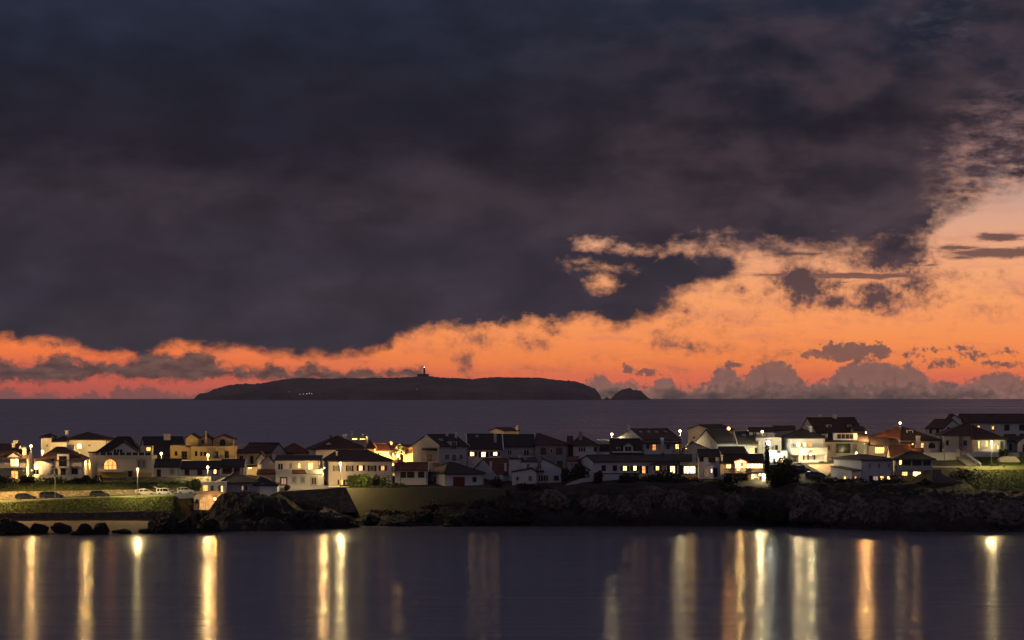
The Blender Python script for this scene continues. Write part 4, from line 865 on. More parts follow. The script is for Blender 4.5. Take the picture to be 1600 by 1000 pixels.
r = house('raised low cottage with a wide red framed window and one beside it', 362, 778, 745, 'row of low cottages above the parked cars')
b = Block(r, 0, 344.6, 381, 778, 8, 728, 718, 746, 'gx', rf=SLATE, verge=True); b.win('f', 349, 731.5, 361.5, 739, 'D', fm=REDW, cols=3, trim=True); b.win('f', 366.5, 731.3, 373.5, 737.5, 'D', fm=REDW, trim=True)
r = house('ochre house with two tall dark balcony doors right of the gabled terrace house', 384, 803, 728, 'ochre houses on the back street')
b = Block(r, 0, 367, 407, 803, 8, 706.5, 700, 730, 'gx', wall=CREAM); b.win('f', 374.5, 712.5, 380, 722, 'D', fm=DARK, name='balcony_door'); b.win('f', 391, 712.5, 396, 725, 'D', fm=DARK, name='balcony_door'); b.railing('f', 384, 400, 725.2, 720, .9); b.chimney(367, 380, 694, 701, 3)
b2 = Block(r, 0, 383, 407, 799, 4, 728, 726, 740, 'shed', wall=CREAM); b2.win('f', 387, 729.6, 394, 733, 'W', cols=1)
r = house('dark red roofed house with a pale triangular gable at its right end', 420, 815, 716)
b = Block(r, -24, 378, 424, 811, 9, 706.5, 692, 716, 'gx', xs=447, wall=GREYW)
r = house('hip roofed house whose short wall catches yellow light', 460, 818, 716, 'ochre houses on the back street')
b = Block(r, 20, 458, 483, 814, 8, 706.8, 692.6, 716, 'hip', xs=436, wall=CREAM, rf=RED, ins=(4, 4))
r = house('two storey white house with two parapet balconies and two lit upper windows', 466, 780, 758)
b = Block(r, 0, 430, 500, 784, 9, 718, 711.8, 745, 'shed', rf=SLATE); f_ = Block(r, 0, 430.4, 504.4, 778, 5.4, 739, None, 759, 'flat', par=.05)
b.win('f', 434, 724, 442.6, 735, 'D', name='balcony_door'); b.win('f', 452, 723.5, 456.5, 732.3, 'D'); b.win('f', 465.3, 723.3, 469.8, 732.2, 'L'); b.win('f', 481, 723, 489.3, 734, 'L', name='balcony_door')
for x0, x1 in ((431, 455.6), (480, 504.2)): f_.railing('f', x0, x1, 739, 733.3, .3, plaster(WHITE), True, True)
rr = MB(); z0, z1 = zat(739, 777.9), zat(733.8, 782.5); rr.slab([(xat(456.2, 778), 777.9, z0), (xat(479, 778), 777.9, z0), (xat(476, 783), 783, z1), (xat(456.2, 783), 783, z1)], .2); rr.build('lean_to_roof', tiles(RED), r)
f_.win('f', 438.8, 746.5, 447.6, 757.5, 'P', fm=BROWNW, name='terrace_door', trim=True); f_.win('f', 457, 746, 461.6, 754.2, 'D', trim=True); f_.win('f', 470.8, 745.8, 475.3, 754, 'D', trim=True); f_.win('f', 486.5, 745.3, 494.6, 757.5, 'D', name='terrace_door', trim=True)
b.chimney(425.5, 430, 710, 719, 3, pots=0)
r = house('pale gable ended annex with a red lean-to roof left of the two balcony house', 416, 786, 752)
b = Block(r, 0, 408, 429.6, 786, 9, 722, 711, 745, 'gy', wall=GREYW); b2 = Block(r, 0, 401.5, 429, 781, 5, 739.5, 733, 752, 'shed', rf=RED, wall=CREAM); b2.win('f', 415.5, 746.3, 424, 751, 'K', fm=REDW); b3 = Block(r, 0, 402, 414, 794, 6, 714, 707, 740, 'gy', wall=GREYW, below=.5)
r = house('big pyramid roofed house with brick chimneys and a lit glass lantern room on the roof', 530, 812, 722)
b = Block(r, 16, 494, 573, 808, 13, 700.6, 681.6, 722, 'hip', xs=481, ins=(6, 6)); b.chimney(536, 541.5, 679, 688, 4); b.chimney(514.7, 518.2, 680, 688, 5, wall=(.25, .17, .12))
c = Block(r, 0, 548, 573, 817, 5, 682.2, None, 690, 'flat', par=.25, wall=CREAM, below=2); c.win('f', 549.7, 684.4, 559, 687.6, 'W', cols=2); c.win('f', 561.8, 684.4, 571.5, 687.6, 'L', cols=3); c.chimney(547.5, 551.2, 673.5, 682, 2); c.chimney(564.5, 568, 678, 682, 2); b.dormer(509, 518, 690.5, 695, .3, gable=True, depth=2)
d_ = Block(r, 0, 574, 585, 812, 8, 699.5, 688, 712, 'hip', wall=OCHRE, rf=RED, ins=(.5, 1.2))
r = house('broad white house with a row of dark shuttered windows above a long balustrade', 565, 784, 758)
b = Block(r, 7, 513.4, 613, 784, 14, 719.6, 703.4, 760, 'hip', xs=500, ins=(2.5, 5), wall=WHITE)
for x0, x1, k in ((523.3, 528.2, 'D'), (543.5, 549, 'D'), (560.6, 566.6, 'W'), (578, 584.5, 'D'), (595, 601, 'O')): b.win('f', x0, 727.2, x1, 736.4 if k == 'D' else 735.4, k, sh=DARK)
b.railing('f', 515, 613, 741, 737.2, .45, plaster(WHITE), True, True, posts=7)
b.win('f', 530.5, 749.6, 536, 757.5, 'L', sh=DARK); b.win('f', 583, 749, 590, 755, 'D', fm=DARK); b.chimney(524.8, 527.8, 704.8, 711, 3, pots=0)
w = b.win('l', 505.5, 748, 508.5, 756, 'W', cols=1)
r = house('low white wing with brick red roof and three black garage openings', 643, 786, 752)
b = Block(r, 0, 617, 668, 786, 7, 733.2, 722.5, 754, 'gx', rf=RED, verge=True)
for x0, x1 in ((625.5, 634.5), (636, 647.5), (653, 663)): b.door('f', x0, 737, x1, 746.6, DARK, name='garage_door', lined=True)
r = house('small ochre house with a red roof and white framed window beside the dazzling floodlight', 600, 818, 718, 'ochre houses on the back street')
b = Block(r, 0, 583, 620, 818, 8, 703, 692.8, 718, 'gx', rf=RED, wall=OCHRE); b.win('f', 607.5, 705.5, 614, 713, 'D', trim=True); b.chimney(609.7, 613, 690, 695, 3); b.win('f', 590, 706, 596, 711, 'D')
r = house('brightly floodlit house with a dark red door left of the big gable', 632, 822, 716, 'ochre houses on the back street')
b = Block(r, 0, 616, 629, 826, 6, 695, 693, 716, 'shed', wall=CREAM, rf=RED); b2 = Block(r, 0, 629.3, 646, 820, 7, 697.5, 694.5, 716, 'shed', wall=OCHRE, rf=RED); b2.door('f', 635, 702, 639, 709.5, REDW)
r = house('tall white house with a broad gable end, dormer and iron balconies', 690, 796, 738)
b = Block(r, 32, 686.4, 731, 796, 12, 696, 679, 740, 'gx', xs=645, rf=SLATE, wall=GREYW, verge=True)
for x0, x1, y1 in ((694.6, 702, 718.6), (706, 712.6, 721), (717.2, 723.5, 718.8)): b.win('f', x0, 709.3, x1, y1, 'D')
b.railing('f', 704, 714.5, 721, 716.5, .8); b.dormer(704, 714, 689.6, 702, -.02, depth=3.5, cols=2, rf=SLATE, wall=GREYW); b.skylight(686, 692, 688, 692, .4)
b.win('l', 667.5, 709.5, 674.8, 721.5, 'D', fm=BROWNW, name='balcony_door'); b.railing('l', 664, 686, 722, 717, 1.0); b.band('l', 664.5, 699.8, 683, 704.2, 0, 1.0, tiles(SLATE), 'porch_roof'); b.chimney(696, 700.5, 675.5, 680, 6); b.chimney(710, 714, 675.5, 680, 6)
r = house('dark roofed row house with three warm lit shuttered windows', 758, 802, 722)
b = Block(r, 3, 731.4, 785, 802, 12, 700, 678.2, 735, 'gx', verge=True, rf=SLATE, wall=WHITE)
for x0, x1, y1, k in ((734, 741.3, 713, 'W'), (751.8, 759.3, 714.5, 'W'), (770, 777.5, 712.3, 'W')): b.win('f', x0, 705.7, x1, y1, k, sh=DARK)
b.chimney(771.5, 776, 677, 686, 1.5, wall=GREYW); b.skylight(743, 749, 684, 688, .75)
r = house('unlit row house with dark balcony doors right of the three lit windows', 810, 806, 722)
b = Block(r, 3, 785.4, 836, 806, 12, 696.2, 679, 726, 'gx', verge=True, rf=SLATE, wall=GREYW); b.win('f', 793, 702, 800, 711, 'D'); b.win('f', 818, 702, 827, 712, 'D', name='balcony_door'); b.railing('f', 814, 836, 712.5, 708, .8)
r = house('weathered unlit house with two brown boarded windows and stained walls', 862, 804, 730)
b = Block(r, 0, 836.4, 887, 804, 12, 693.4, 677.5, 735, 'hip', ins=(.4, 6.5), wall=(.34, .33, .34), dirt=.9); b.door('f', 844.8, 699.5, 853.5, 710.5, BROWNW, name='boarded_window', lined=True); b.door('f', 869, 699.5, 878.5, 710.5, BROWNW, name='boarded_window', lined=True); b.win('f', 859.2, 701, 863.8, 708, 'D', cols=1)
b.door('f', 870, 720, 879, 731, BROWNW, name='boarded_door', lined=True)
r = house('hip roofed house with one large chimney, left of the flat roofed annex', 915, 806, 716)
b = Block(r, 0, 895.5, 934, 806, 11, 694.6, 680, 716, 'hip', ins=(3, 6)); b.win('f', 907, 699, 911.8, 705.5, 'D', sh=DARK, cols=1); b.win('f', 928, 698.5, 933, 705.5, 'D', fm=DARK, cols=1); b.chimney(904.2, 909.8, 674.5, 687, 2.5, pots=0, wall=(.4, .34, .33))
b2 = Block(r, 0, 887, 895.2, 809, 8, 694, 682, 716, 'gx', wall=(.3, .2, .12))
r = house('flat roofed annex with deep shaded terrace below the white street lamp', 943, 812, 716)
b = Block(r, 0, 934.4, 953.4, 812, 6, 687.5, None, 716, 'flat', par=.2, wall=GREYW); b.win('f', 937, 694, 952, 705, 'D', cols=3, fm=DARK, name='terrace_glazing'); b.railing('f', 934.6, 953.4, 711, 706.2, .4, plaster(WHITE), True, True)
r = house('dark roofed house with a rounded white arched dormer', 980, 801, 714)
b = Block(r, 0, 954, 1004, 801, 8, 706, 685.6, 716, 'gx', rf=SLATE, wall=GREYW); b.dormer(974, 989, 691.5, 706.5, -.01, gable=True, depth=3, cols=2, rf=SLATE); b.dormer(963, 970, 698, 704, .2, depth=1.2, rf=SLATE)
b.band('f', 956.5, 705, 1004, 707.2, .36, .6, plaster(WHITE), 'eave_parapet')
r = house('white house with a sharp lit gable end and long dark roof with four roof windows', 1020, 808, 716)
b = Block(r, 22, 1003, 1063.5, 805, 12, 686.3, 670, 722, 'gx', xs=964, wall=WHITE, verge=True); b.chimney(980.5, 983.6, 664.5, 671, 1)
b.win('f', 1009.5, 693.5, 1014.7, 702, 'D', cols=1); b.win('f', 1018.8, 694, 1025, 707, 'O', rows=3, name='balcony_door'); b.win('f', 1041, 694, 1046.8, 703, 'D'); b.win('f', 1055, 693.8, 1061, 702, 'L', rows=2, name='balcony_door')
b.band('f', 1030.5, 684, 1034.5, 708, .0, .9, plaster(WHITE), 'party_wall'); b.railing('f', 1004, 1030, 708.6, 703.5, 1.0, plaster(WHITE), True, True); b.railing('f', 1035, 1048, 708.6, 702, 1.0, plaster(WHITE), True, True)
for i, x in enumerate((1002, 1015, 1027, 1041)): b.skylight(x, x + 5, 676, 680, .62)
b.band('f', 1004, 691, 1029, 692.4, 0, 1.3, DARK, 'pergola'); b.band('f', 1037, 691, 1062, 692.4, 0, 1.3, DARK, 'pergola')
# -- long low house and its neighbours
r = house('long low white house with six lit windows, a hipped porch and a pale gable end', 1000, 786, 752)
b = Block(r, 14, 927, 1094, 786, 12, 720.4, 710.8, 752, 'gx', xs=903.5, wall=DUSKW, rf=SLATE, ry=.42)
for x0, x1, k in ((940, 946.5, 'D'), (957.5, 964, 'D')): b.win('f', x0, 727, x1, 736, k, fm=DARK)
for x0, x1, y0, y1, k in ((973, 979.6, 727.8, 735.6, 'W'), (989, 995, 727.6, 735.6, 'W'), (1002.8, 1009, 727.8, 740, 'O'), (1024.2, 1030.2, 727.8, 735.2, 'L'), (1046.5, 1054.8, 727.8, 739.8, 'W')): b.win('f', x0, y0, x1, y1, k, sh=DARK, rows=2)
b.win('f', 1068, 728, 1087, 740, 'W', fm=DARK, cols=4, rows=1, sh=None); b.band('f', 1062.5, 727, 1067, 742, 0, .1, DARK, 'shutter'); b.band('f', 1088, 727, 1093, 742, 0, .1, DARK, 'shutter'); b.band('f', 1057.5, 720, 1061.5, 746, 0, .5, plaster((.05, .045, .05)), 'dark_pillar')
b.band('f', 938, 739.4, 1000, 740.6, 0, .6, DARK, 'terrace_edge')
a0, a1, z0, z1 = b.rect('f', 1014, 721.2, 1057, 726); O, S, Nn = b.face('f'); P = lambda u_, n_, z: (O.x + S.x * u_ + Nn.x * n_, O.y + S.y * u_ + Nn.y * n_, z)
c = MB(); c.add([P(a0, 2.2, z0), P(a1, 2.2, z0), P(a1, 0, z0), P(a0, 0, z0), P(a0 + 1.8, .1, z1), P(a1 - 1.8, .1, z1), P(a0 + 1.8, .0, z1), P(a1 - 1.8, 0, z1)], [(0, 1, 5, 4), (1, 2, 7, 5), (3, 0, 4, 6), (0, 3, 2, 1), (2, 3, 6, 7), (4, 5, 7, 6)]); c.build('porch_roof', tiles(SLATE), r)
for x in (1016, 1037.5, 1055.5): b.band('f', x - .6, 725.8, x + .6, 741, 1.8, 2.0, plaster(WHITE), 'porch_post')
r = house('small low house with a shallow roof left of the long low house', 896, 795, 732)
b = Block(r, 0, 887.5, 904, 795, 6, 718.5, 713.5, 735, 'gx', rf=RED, wall=GREYW); b.win('f', 891, 723, 896, 730, 'D')
r = house('two storey dusk grey house with a bluish lit screen in its ground floor room', 1108, 786, 746)
b = Block(r, 0, 1092, 1125, 787, 9, 712.2, 702.2, 748, 'gx', wall=DUSKW, rf=SLATE)
b.win('f', 1107, 714.4, 1118, 722.6, 'D', fm=DARK); b.win('f', 1093, 714.4, 1099.5, 721.4, 'D', fm=DARK); b.win('f', 1100, 732, 1108.6, 745.4, 'K', name='terrace_door', cols=2); b.win('f', 1109.8, 731.8, 1113.8, 739.4, 'C', cols=1); b.band('f', 1115, 731, 1121, 745, 0, .12, DARK, 'shutter')
b.chimney(1082, 1088, 707, 716, 1.5, wall=DUSKW)
r = house('low dark roofed house with tiny lit openings under its eaves, between two gables', 1088, 800, 722)
b = Block(r, 0, 1068, 1110, 800, 8, 701.5, 690, 722, 'gy', ry=.35, rf=SLATE, wall=CREAM); b.win('f', 1069, 699.6, 1074, 702, 'L', cols=1)
r = house('tall cream gabled house left of the orange street lamp', 1100, 832, 700)
b = Block(r, 35, 1111, 1146, 828, 12, 670, 663.6, 705, 'gx', xs=1074.5, wall=CREAM); b.win('l', 1083, 681.3, 1087, 686.5, 'D')
r = house('unlit grey gable house with two stepped dark roofs and one lit balcony door', 1140, 808, 720)
b = Block(r, 26, 1120.4, 1153, 806, 12, 691, 671, 735, 'gx', xs=1086, wall=GREYW, rf=SLATE); b2 = Block(r, 4, 1153, 1184, 808, 11, 692, 674.5, 735, 'gx', wall=CREAM, rf=SLATE, verge=True); b2.skylight(1160, 1166, 680, 684, .6)
b2.win('f', 1170.8, 700.4, 1178.8, 709.4, 'L', rows=2, cols=3, name='balcony_door'); b2.band('f', 1179.5, 700, 1183.5, 709, 0, .1, DARK, 'shutter'); b2.railing('f', 1167, 1184, 710, 708, .8, plaster(WHITE), True, True)
r = house('small dark gabled house with a slit of light behind the glowing balcony house', 1145, 795, 722)
b = Block(r, 24, 1128, 1167, 794, 9, 706, 698, 725, 'gx', xs=1121, wall=GREYW, rf=SLATE); b.win('f', 1141.5, 706.4, 1147.5, 708.4, 'L', cols=1); b.win('l', 1124, 706, 1126, 708.4, 'L', cols=1)
r = house('glowing two storey house with a wooden balcony, lit gable entrance and bright ground floor room', 1160, 784, 759)
b = Block(r, 0, 1125.5, 1194, 786, 8, 722, 709.5, 742, 'gx', wall=CREAM, rf=SLATE); b.win('f', 1134.2, 725.6, 1142.4, 732, 'W', cols=2)
b.win('f', 1166, 723.6, 1192, 732, 'W', cols=6, rows=1, name='long_window', fm=TRIM)
g_ = Block(r, 0, 1148.3, 1166, 784.6, 1.2, 720, 716.6, 738.5, 'gy', wall=WHITE, rf=RED, below=.1); g_.door('f', 1158, 723, 1161, 728, REDW, name='picture_panel'); g_.win('f', 1151, 722, 1157, 736, 'W', cols=2, name='entrance_glazing')
lo = Block(r, 0, 1130, 1195, 785.2, 7, 740.4, None, 759.5, 'flat', par=0, wall=WHITE)
lo.door('f', 1178.3, 747, 1184, 758.5, BROWNW); lo.door('f', 1186.6, 745, 1190, 758, DARK, name='shutter_door'); lo.door('f', 1159.5, 746.4, 1165, 749.4, DARK, name='grille'); lo.band('f', 1167.5, 740, 1173, 759.5, .0, 1.9, plaster((.10, .06, .04)), 'porch_pillar'); lo.win('f', 1150, 742, 1154, 752, 'D')
lo.band('f', 1190.5, 740.5, 1195, 759.5, 0, 1.9, plaster(WHITE), 'porch_side')
s_ = MB(); s_.box(xat(1132, 784), xat(1173, 784), 781.6, 785.2, zat(738.8, 784) - .3, zat(738.8, 784)); sb_ = s_.build('balcony', BROWNW, r); s_ = MB(); z0 = zat(738.8, 784); z1 = zat(732.6, 783)
for i in range(22): X = xat(1132 + 41 * i / 21, 782); s_.box(X - .05, X + .05, 781.62, 781.72, z0, z1)
s_.box(xat(1132, 782), xat(1173, 782), 781.58, 781.76, z1, z1 + .1); s_.build('railing', BROWNW, sb_)
b.chimney(1126.5, 1129.5, 710.5, 722, .5)
p_ = MB(); p_.box(xat(1172, 782), xat(1194.5, 782), 782.2, 785.2, zat(740.6, 782), zat(737, 782)); p_.build('terrace_slab', plaster(GREYW), r)
r = house('white stepped house with two balconies around the dazzling white lamp', 1205, 806, 726)
b = Block(r, 0, 1171, 1212, 812, 8, 673.5, 668.2, 735, 'gx', wall=WHITE); b.win('f', 1175.5, 675, 1182, 683, 'D', sh=None); b.win('f', 1196, 675, 1199.6, 683, 'K')
bb_ = Block(r, 0, 1181, 1221, 809, 5, 683.8, None, 735, 'flat', par=.3, wall=WHITE); bb_.win('f', 1205, 695.4, 1209.5, 703, 'D'); bb_.win('f', 1211, 695.4, 1215.5, 703, 'D', fm=GREENW)
cc_ = Block(r, 0, 1198, 1230.4, 805, 4, 704.6, None, 728, 'flat', par=.35, wall=WHITE); cc_.win('f', 1202.6, 716.3, 1206.6, 721.3, 'W', cols=1); cc_.door('f', 1208, 716.3, 1211.5, 723, DARK, name='shutter'); cc_.win('f', 1220, 716.3, 1225.6, 726.6, 'L', name='terrace_door'); cc_.door('f', 1216.5, 716, 1219.6, 727, DARK, name='shutter'); cc_.door('f', 1226, 716, 1229.2, 727, DARK, name='shutter'); cc_.door('f', 1214, 704, 1219.5, 708, GREENW, name='balcony_panel')
up = Block(r, 0, 1210, 1243, 818, 6, 671, 665.5, 690, 'gx', wall=CREAM); up.win('f', 1212.5, 674.5, 1215, 676.5, 'D', cols=1)
r = house('cream hip roofed house with a recessed balcony and a dazzling white porch', 1255, 812, 727)
b = Block(r, 15, 1235, 1289, 808, 12, 683, 669.5, 729, 'hip', xs=1221.5, wall=WHITE, rf=SLATE, ins=(5, 6))
b.win('f', 1243.6, 690.8, 1250.8, 698.3, 'W'); b.win('f', 1255, 690.8, 1260, 699.4, 'W', name='balcony_door'); b.win('f', 1262.6, 690.8, 1269, 698.3, 'O', cols=3); b.win('f', 1238.5, 692.5, 1241, 697.5, 'D', cols=1)
b.railing('f', 1236, 1289, 709.2, 699.6, 1.6, plaster(WHITE), True, True); b.chimney(1265, 1269, 666, 677, 2.0, wall=GREYW); b.chimney(1260, 1264, 666, 674, 4, wall=GREYW)
for x in (1254.6, 1261.4, 1271.2): b.win('f', x, 711.5, x + 2.3, 718.5, 'D', cols=1, fm=DARK)
b.band('f', 1248, 720, 1286, 726, .0, 1.9, plaster(WHITE), 'porch_wall'); b.band('f', 1243, 709.4, 1246, 727, .0, 1.8, plaster(WHITE), 'porch_pillar'); b.band('f', 1286, 709.4, 1288.5, 727, .0, 1.8, plaster(WHITE), 'porch_pillar')
r = house('long two storey cream house with a wide glazed balcony and a roof veranda', 1322, 810, 722)
b = Block(r, 0, 1289.4, 1357, 812, 9, 688.3, 676, 724, 'gx', wall=CREAM, rf=SLATE)
b.win('f', 1292.5, 694.5, 1297.8, 703.5, 'D', trim=True); b.win('f', 1306, 693, 1329, 708, 'D', cols=4, rows=2, fm=GREENW, name='balcony_glazing'); b.win('f', 1332, 694, 1338.5, 708, 'K', rows=2, fm=GREENW, name='balcony_door'); b.railing('f', 1305, 1339.5, 708.4, 702.2, .8, GREENW); b.win('f', 1348.8, 695.6, 1352.2, 702.6, 'D', cols=1)
for x0, x1 in ((1291, 1295), (1298, 1302), (1307.5, 1312.5), (1315, 1320)): b.win('f', x0, 712.6, x1, 719.6, 'D')
b.dormer(1302, 1339.5, 677, 686.2, .06, cols=4, depth=3, rf=SLATE, kind='D', wall=WHITE); b.dormer(1284, 1293, 678, 682.5, .35, depth=2, rf=SLATE, cols=3)
r = house('largest house, broad dark red gable roofs and clustered chimneys above the village', 1300, 832, 700)
b = Block(r, 22, 1276, 1350, 830, 14, 676, 652.6, 700, 'gx', xs=1247, wall=GREYW, verge=False); b.chimney(1301, 1307.5, 647, 656, 5); b.chimney(1265, 1270, 649.5, 660, 3, wall=GREYW); b.chimney(1259.5, 1263.5, 649.3, 655, 6, wall=GREYW); b.chimney(1279, 1283, 648, 653, 6)
b.dormer(1292, 1299.5, 663.4, 669.5, .35, depth=1.4); b.dormer(1324.5, 1330.5, 663.4, 668.5, .35, depth=1.4); b2 = Block(r, 0, 1334, 1352, 826, 8, 671, 667, 685, 'gx', wall=CREAM)
r = house('cream house with a bright shop like window beside the glazed balcony house', 1373, 812, 712)
b = Block(r, 0, 1357.4, 1390, 812, 9, 694.3, 683.4, 718, 'gx', wall=CREAM, rf=SLATE); b.win('f', 1366.5, 698.5, 1382, 709, 'L', cols=5, rows=2, fm=BROWNW, name='shop_window'); b.railing('f', 1366, 1384, 710.4, 707, .9)
r = house('house under an orange lit tiled roof with a white dormer, chimney and one lit window', 1425, 816, 704)
b = Block(r, 0, 1409, 1468, 816, 12, 686.5, 667.6, 712, 'hip', ins=(1, 9.5), wall=WHITE, rf=DKRED); b.win('f', 1438.8, 692, 1444, 700, 'L', cols=3, rows=2); b.win('f', 1451, 692.3, 1461, 700, 'D', arch=True, cols=3, fm=DARK); b.chimney(1431.5, 1438, 681, 704, -1.6); b.dormer(1416.5, 1427, 671.8, 677, .55, depth=2)
b2 = Block(r, 0, 1365, 1409, 818, 14, 684, 667.6, 705, 'hip', ins=(10.5, .5), rf=(.45, .17, .06), wall=CREAM)  # left roof slope coloured orange to carry the lamplight on it
r = house('low roofed annex with an orange glowing recess and a dark red roof', 1405, 800, 722)
b = Block(r, 0, 1391, 1424, 800, 7, 712, 695, 722, 'gx', rf=RED, wall=CREAM); b2 = Block(r, 0, 1408, 1430, 806, 5, 693.5, 690, 712, 'shed', wall=(.5, .2, .1)); b2.win('f', 1413, 695.5, 1420, 701, 'O', cols=2); b3 = Block(r, 0, 1424.3, 1444, 802, 5, 706, 701, 715, 'gx', wall=GREYW)  # recess wall itself coloured orange, standing in for the light there
r = house('two storey pavilion like house with a tented roof, upper veranda and three lit lower windows', 1427, 778, 752)
b = Block(r, 0, 1401, 1456, 778, 8, 716, 705, 758, 'hip', ins=(3.4, 3.4), wall=GREYW, rf=SLATE, o=.9)
b.win('f', 1404.6, 718.5, 1409.5, 726.6, 'L', cols=1); b.win('f', 1411, 718.2, 1423, 727, 'D', cols=3, fm=DARK); b.win('f', 1425.4, 718.5, 1440, 727.3, 'D', cols=3, fm=DARK); b.win('f', 1442.5, 718.5, 1454, 727.3, 'D', cols=2, fm=DARK)
for x in (1401.6, 1424.2, 1441.2, 1455): b.band('f', x - .8, 716, x + .8, 728, .05, .4, plaster(WHITE), 'veranda_post')
b.band('f', 1401, 727.8, 1456, 735, .0, .55, plaster(GREYW), 'veranda_parapet')
b.win('f', 1408.8, 736.8, 1418, 743.4, 'L', rows=2, cols=3); b.win('f', 1426, 736.6, 1439, 748.6, 'W', cols=3, name='terrace_door'); b.win('f', 1442.8, 736.6, 1451.5, 746, 'L', cols=3); b.door('f', 1444.5, 753, 1450, 756.5, DARK, name='cellar_hatch')
b2 = Block(r, 0, 1393, 1431, 774, 3.6, 750.5, 743, 762, 'shed', wall=GREYW, rf=SLATE); b2.chimney(1404.3, 1408, 745, 750, 1)
r = house('dusk grey two storey house on the rocks with a lean-to wing and dim lit windows', 1350, 777, 753)
b = Block(r, 18, 1346, 1395.6, 776, 8, 717.6, 710.6, 758, 'hip', xs=1303, wall=DUSKW, rf=SLATE, ins=(2, 3))
for x in (1356.5, 1371.2, 1386.5): b.win('f', x, 723.4, x + 4.6, 731.6, 'D')
b.win('f', 1363.8, 743.6, 1372, 753.4, 'P', fm=FRAME, cols=2, name='terrace_door'); b.band('f', 1358, 743, 1363, 753.6, 0, .1, DARK, 'shutter'); b.win('f', 1375, 743.4, 1381, 751.4, 'L', cols=2); b.win('f', 1386, 743.4, 1391, 751, 'L', cols=2)
b2 = Block(r, 18, 1331, 1345.4, 774, 5, 734, 728.5, 758, 'shed', xs=1298, wall=DUSKW, rf=SLATE); b2.win('f', 1334.6, 744, 1338.6, 749, 'O', cols=1); b2.win('l', 1318.7, 744, 1322, 750, 'L', cols=1)
r = house('two storey white house with a plain gable on its right, behind the bungalow', 1474, 834, 705)
b = Block(r, -28, 1446, 1474, 830, 10, 668.4, 655.2, 712, 'gx', xs=1503, wall=WHITE); b.win('f', 1452.5, 670, 1456, 677.5, 'D', fm=DARK, cols=1); b.win('f', 1463, 670, 1466.8, 677.5, 'D', fm=DARK, cols=1); b.win('r', 1480, 667.5, 1483.3, 671.3, 'D', fm=DARK, cols=1)
r = house('white bungalow with a wide hip roof, stone corner, porch lamp and four lit windows', 1520, 812, 705)
b = Block(r, 0, 1474, 1524, 815, 14, 679, 660.6, 712, 'hip', ins=(6.5, .6), wall=GREYW); b.win('f', 1478, 688, 1482.3, 696, 'D', fm=DARK); b.band('f', 1498, 680, 1503.4, 704, 0, .12, stone((.30, .25, .2), 1.6), 'stone_corner'); b.win('f', 1505, 688, 1511, 696.4, 'D', fm=flat('blue_paint_frame', (.05, .12, .25), .6))
b2 = Block(r, 0, 1522.6, 1573, 811, 15, 685.4, 664.6, 712, 'hip', ins=(.4, 11), wall=WHITE)
b2.win('f', 1528, 689, 1531, 701, 'L', cols=1, rows=3); b2.win('f', 1535.6, 689.4, 1537.4, 698, 'W', cols=1); b2.win('f', 1540, 689, 1543.4, 697.6, 'L', cols=1, rows=3); b2.win('f', 1548.3, 690, 1551.6, 696, 'L', cols=1); b2.win('f', 1558, 695, 1560.4, 702, 'W', cols=1); b2.win('f', 1562.4, 688.8, 1568.8, 702, 'D', cols=2)
r = house('long two storey back house along the right skyline with a row of dark square windows', 1560, 850, 690)
b = Block(r, 0, 1504, 1625, 850, 11, 659, 647, 700, 'gx', wall=WHITE); b.win('f', 1526.5, 664.6, 1531.6, 668.4, 'O', cols=1)
for x, k in ((1547, 'K'), (1569.2, 'D'), (1592.4, 'D'), (1613, 'D')): b.win('f', x, 663.4, x + 8, 672.6, k, fm=DARK)
b.win('f', 1550.2, 666, 1552.8, 671.4, 'L', cols=1, off=.06)
b2 = Block(r, 0, 1485, 1503.6, 852, 9, 654, 647.4, 690, 'gy', wall=WHITE, ry=.28)
r = house('white house at the right edge with an arched doorway in its gable', 1595, 812, 706)
b = Block(r, 0, 1573.4, 1591, 815, 8, 688, 679, 712, 'gx', wall=GREYW); b.door('f', 1577, 693, 1581, 704, DARK, name='shutter'); b2 = Block(r, 0, 1590.5, 1618, 812, 10, 689, 679, 712, 'gy', wall=WHITE); b2.win('f', 1597.5, 691, 1612, 706, 'D', arch=True, cols=2, name='arched_door')
r = house('cream topped house with a small bell pillar behind the dark row houses', 790, 852, 690)
b = Block(r, 26, 787, 811.5, 848, 9, 672.4, 668.3, 700, 'gx', xs=764, wall=CREAM); b.chimney(806, 809.8, 664.3, 670, .5, wall=CREAM)
# -- front row in the middle
r = house('six sided looking white boathouse with a red garage door and slate hip roof', 705, 784, 760)
b = Block(r, 22, 695, 756, 783, 9, 739.2, 722.6, 762, 'hip', xs=665.5, wall=DUSKW, rf=SLATE, ins=(3.2, 5)); b.door('f', 708, 745.4, 726, 760, REDW, name='garage_door', lined=True); b.win('f', 738.3, 745.2, 744.3, 753, 'D', fm=DARK); b.door('l', 677.8, 744.5, 681.4, 753, REDW, name='shutter')
r = house('unlit white cottage with a long falling red roof and plain gable right of the boathouse', 775, 792, 752)
b = Block(r, 30, 776, 812, 790, 9, 739, 716.4, 760, 'gx', xs=735, wall=DUSKW, rf=RED); b.win('l', 746, 723.5, 749.6, 728.5, 'D'); b.chimney(765, 768.5, 721, 732, -1.5, wall=DUSKW); b.chimney(788, 791.6, 723.6, 731, -1, wall=DUSKW); b.band('f', 778, 742, 781, 752, 0, 1.5, plaster(DUSKW), 'porch_post')
r = house('unlit white stepped house with two small chimneys and square windows at the cliff edge', 815, 788, 757)
b = Block(r, 0, 795, 814.5, 791, 7, 716.2, 714.8, 758, 'shed', wall=DUSKW, rf=SLATE); b.chimney(810, 814.3, 710.8, 717, 2, wall=DUSKW); b.chimney(819, 823.3, 713.4, 719, 3, wall=DUSKW)
